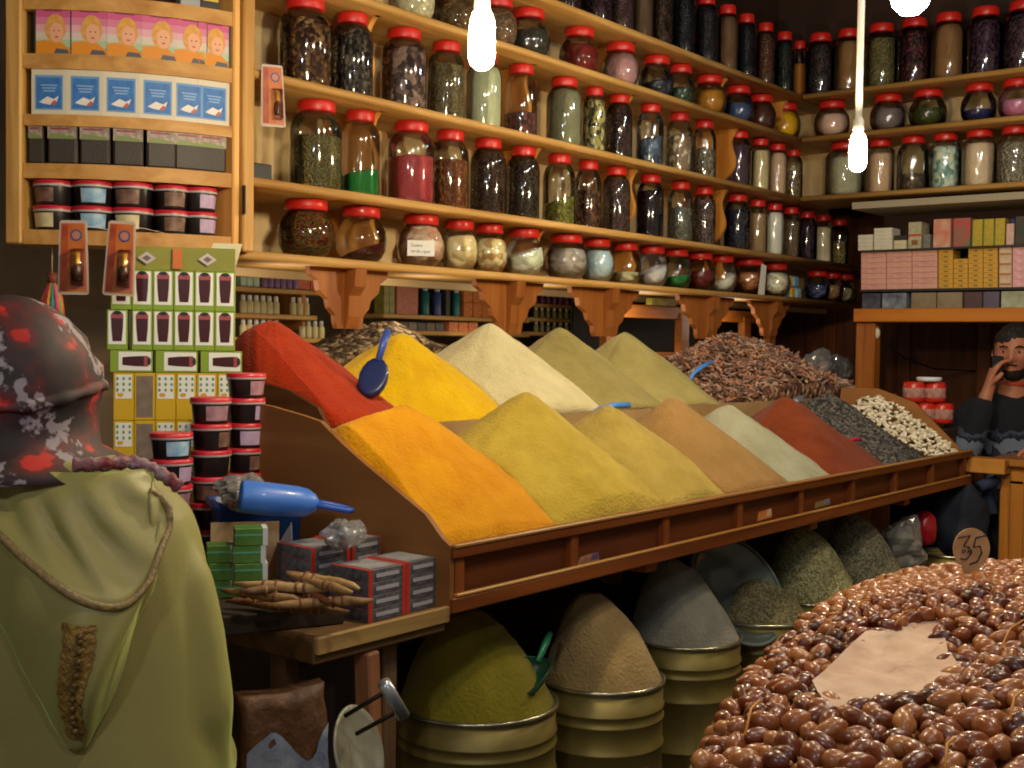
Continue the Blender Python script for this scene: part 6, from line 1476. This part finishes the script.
for j in range(19):
    t = j/18; ring = []
    for i in range(MM+1):
        c_ = cord3[i]; hx_, hz_ = HE[i]; x = c_.x+(hx_-c_.x)*t; z = c_.z+(hz_-c_.z)*t
        y1 = backy(hx_, hz_)-.008
        off = (c_.y-backy(c_.x, c_.z))*(1-t)+(-.010)*t-.022*math.sin(PI*min(1, t*1.05))*math.exp(-((i/MM-.5)/.24)**2)
        fold = .0045*math.sin(i*.75+t*2.5)*math.sin(PI*t)+.004*fbm((x*16, z*9, 3))
        ring.append(Vector((x, backy(x, z)+off+fold, z)))
    rings.append(ring)
b.loft(rings, ROBE, closed=False); HOODR = rings
nk = [Vector((lx(-40+176*(i/MM), 1.41), .0, lz(487, 1.41))) for i in range(MM+1)]
rings = []
for j in range(17):
    t = j/16; ring = []
    for i in range(MM+1):
        c_ = cord3[i]; q = nk[i]; x = c_.x+(q.x-c_.x)*t; z = c_.z+(q.z-c_.z)*t
        u = i/MM; dip = .026*math.sin(PI*min(1, t*1.15))*math.sin(PI*u)
        y0 = c_.y-backy(c_.x, c_.z)
        y = backy(x, z)+y0*(1-t)+(-.014)*t+dip*.9*(1-t*.3)+.0055*math.sin(u*34+1.2*math.sin(t*3))*math.sin(PI*min(1, t+.08))
        y = min(y, backy(x, z)-.006)
        ring.append(Vector((x, y, z)))
    rings.append(ring)
b.loft(rings, ROBE, closed=False)
hdo = b.build('hood', wm); so = hdo.modifiers.new('thick', 'SOLIDIFY'); so.thickness = .004; so.offset = 0
b = MB(); b.tube([p+Vector((0, -.003, 0)) for p in cord3], .0048, M('6c5a34', .5, var=(120, '8c7444'), bmp=(200, .6, .004)), 10); b.build('cord_trim', wm)
b = MB(); rings = []; GB = M('7a5c26', .55, var=(60, '9c7a34'), bmp=(140, 1, .008))
for j in range(25):
    t = j/24; py = 632+(756-632)*t; cx = 87+(72-87)*t+3*math.sin(t*7); hw = (19-8*t)+1.2*math.sin(j*2.3); ring = []
    i_ = None
    for i in range(9):
        x, z = onback(cx+hw*(i/8*2-1), py, .035)
        # ride on the hood surface
        best = min((abs(p.x-x)+abs(p.z-z), p.y) for r_ in HOODR for p in r_[12:46])
        ring.append(Vector((x, best[1]-.0045-.0015*math.cos((i/4-1)*1.5), z)))
    rings.append(ring)
for r_i in range(1, 24):
    for i in range(9): rings[r_i][i].y = (rings[r_i-1][i].y+rings[r_i][i].y+rings[r_i+1][i].y)/3
b.loft(rings, GB, closed=False); b.build('embroidered_band', wm)
for k_ in range(13):
    r_ = rings[2+int(k_*1.7)]; p = r_[5]; b = MB(); b.ball(p+Vector((0, -.003, 0)), (.0042, .0036, .0042), M('5c441c', .5), 8, 6); b.build('knot_button', wm)
# back seam piping seen inside the hood
# headscarf
m, nt, bb = newmat('headscarf_cloth'); v = coords(nt)
a_ = N(nt, 'ShaderNodeTexNoise'); a_.inputs['Scale'].default_value = 17; a_.inputs['Detail'].default_value = 3; nt.links.new(v, a_.inputs['Vector'])
c1 = ramp(nt, a_.outputs[0], [(.38, '1c0c10'), (.5, '34181c'), (.585, '5c1214'), (.62, 'b01c14')])
s_ = N(nt, 'ShaderNodeTexWave', bands_direction='DIAGONAL'); s_.inputs['Scale'].default_value = 3.4; s_.inputs['Distortion'].default_value = 5; s_.inputs['Detail'].default_value = 4; s_.inputs['Detail Scale'].default_value = 3; nt.links.new(v, s_.inputs['Vector'])
f_ = N(nt, 'ShaderNodeTexNoise'); f_.inputs['Scale'].default_value = 70; nt.links.new(v, f_.inputs['Vector'])
mu = N(nt, 'ShaderNodeMath', operation='MULTIPLY'); nt.links.new(s_.outputs['Fac'], mu.inputs[0]); nt.links.new(f_.outputs[0], mu.inputs[1])
th_ = N(nt, 'ShaderNodeValToRGB'); th_.color_ramp.elements[0].position = .44; th_.color_ramp.elements[1].position = .52; nt.links.new(mu.outputs[0], th_.inputs[0])
mx = N(nt, 'ShaderNodeMix', data_type='RGBA'); nt.links.new(th_.outputs[0], mx.inputs[0]); nt.links.new(c1, mx.inputs[6]); mx.inputs[7].default_value = hx('8c8088')
nt.links.new(mx.outputs[2], bb.inputs['Base Color']); bb.inputs['Roughness'].default_value = .7
SCF = m
hc = Vector((lx(14, 1.55), .10, 0))
PRF = [(1.328, .145), (1.34, .128), (1.36, .112), (1.39, .104), (1.415, .108), (1.433, .112), (1.463, .107), (1.48, .1), (1.5, .089), (1.523, .071), (1.54, .047), (1.55, .022), (1.553, .003)]
b = MB(); rings = []
for z, r_ in PRF:
    ring = []
    for i in range(56):
        t = 2*PI*i/56; f = r_*(1+.035*fbm((math.cos(t)*2, math.sin(t)*2, z*14)))+.0035*math.sin(z*150+2*math.sin(t*2)+t)*(1.33 < z < 1.53)
        ring.append(Vector((hc.x-.004+(.035 if z < 1.33 else .02 if z < 1.35 else 0)+(z < 1.33)*.0+f*math.cos(t), hc.y+f*1.12*math.sin(t)-(.012 if z < 1.36 else 0), z)))
    rings.append(ring)
b.loft(rings, SCF); sc_ = b.build('headscarf', wm)
b = MB(); tp = []
for i in range(41):
    t = -PI*1.02+2*PI*.55*i/40; tp.append(Vector((hc.x+.107*math.cos(t), hc.y+.12*math.sin(t), 1.428+.012*math.sin(t*2+1)+.0*i)))
b.tube(tp, [.009+.002*math.sin(i*1.3) for i in range(41)], SCF, 10, flat=.6); b.build('scarf_band', wm)
b = MB(); tp = [Vector((lx(x_, 1.42), backy(min(.12, lx(x_, 1.42)), lz(y_, 1.42))-.006+dy, lz(y_, 1.42))) for x_, y_, dy in ((70, 478, -.012), (95, 478, -.012), (115, 478, -.01), (132, 484, -.006), (150, 494, .0), (165, 506, .004))]
tp = [Vector(p) for p in smooth_pts([tuple(p) for p in tp], 36)]
b.tube(tp, [.0085+.0015*math.sin(i*1.7) for i in range(37)], M('7a1c24', .8, var=(45, 'a08c94'), bmp=(80, 1, .01)), 10); b.build('twisted_fringe', wm)
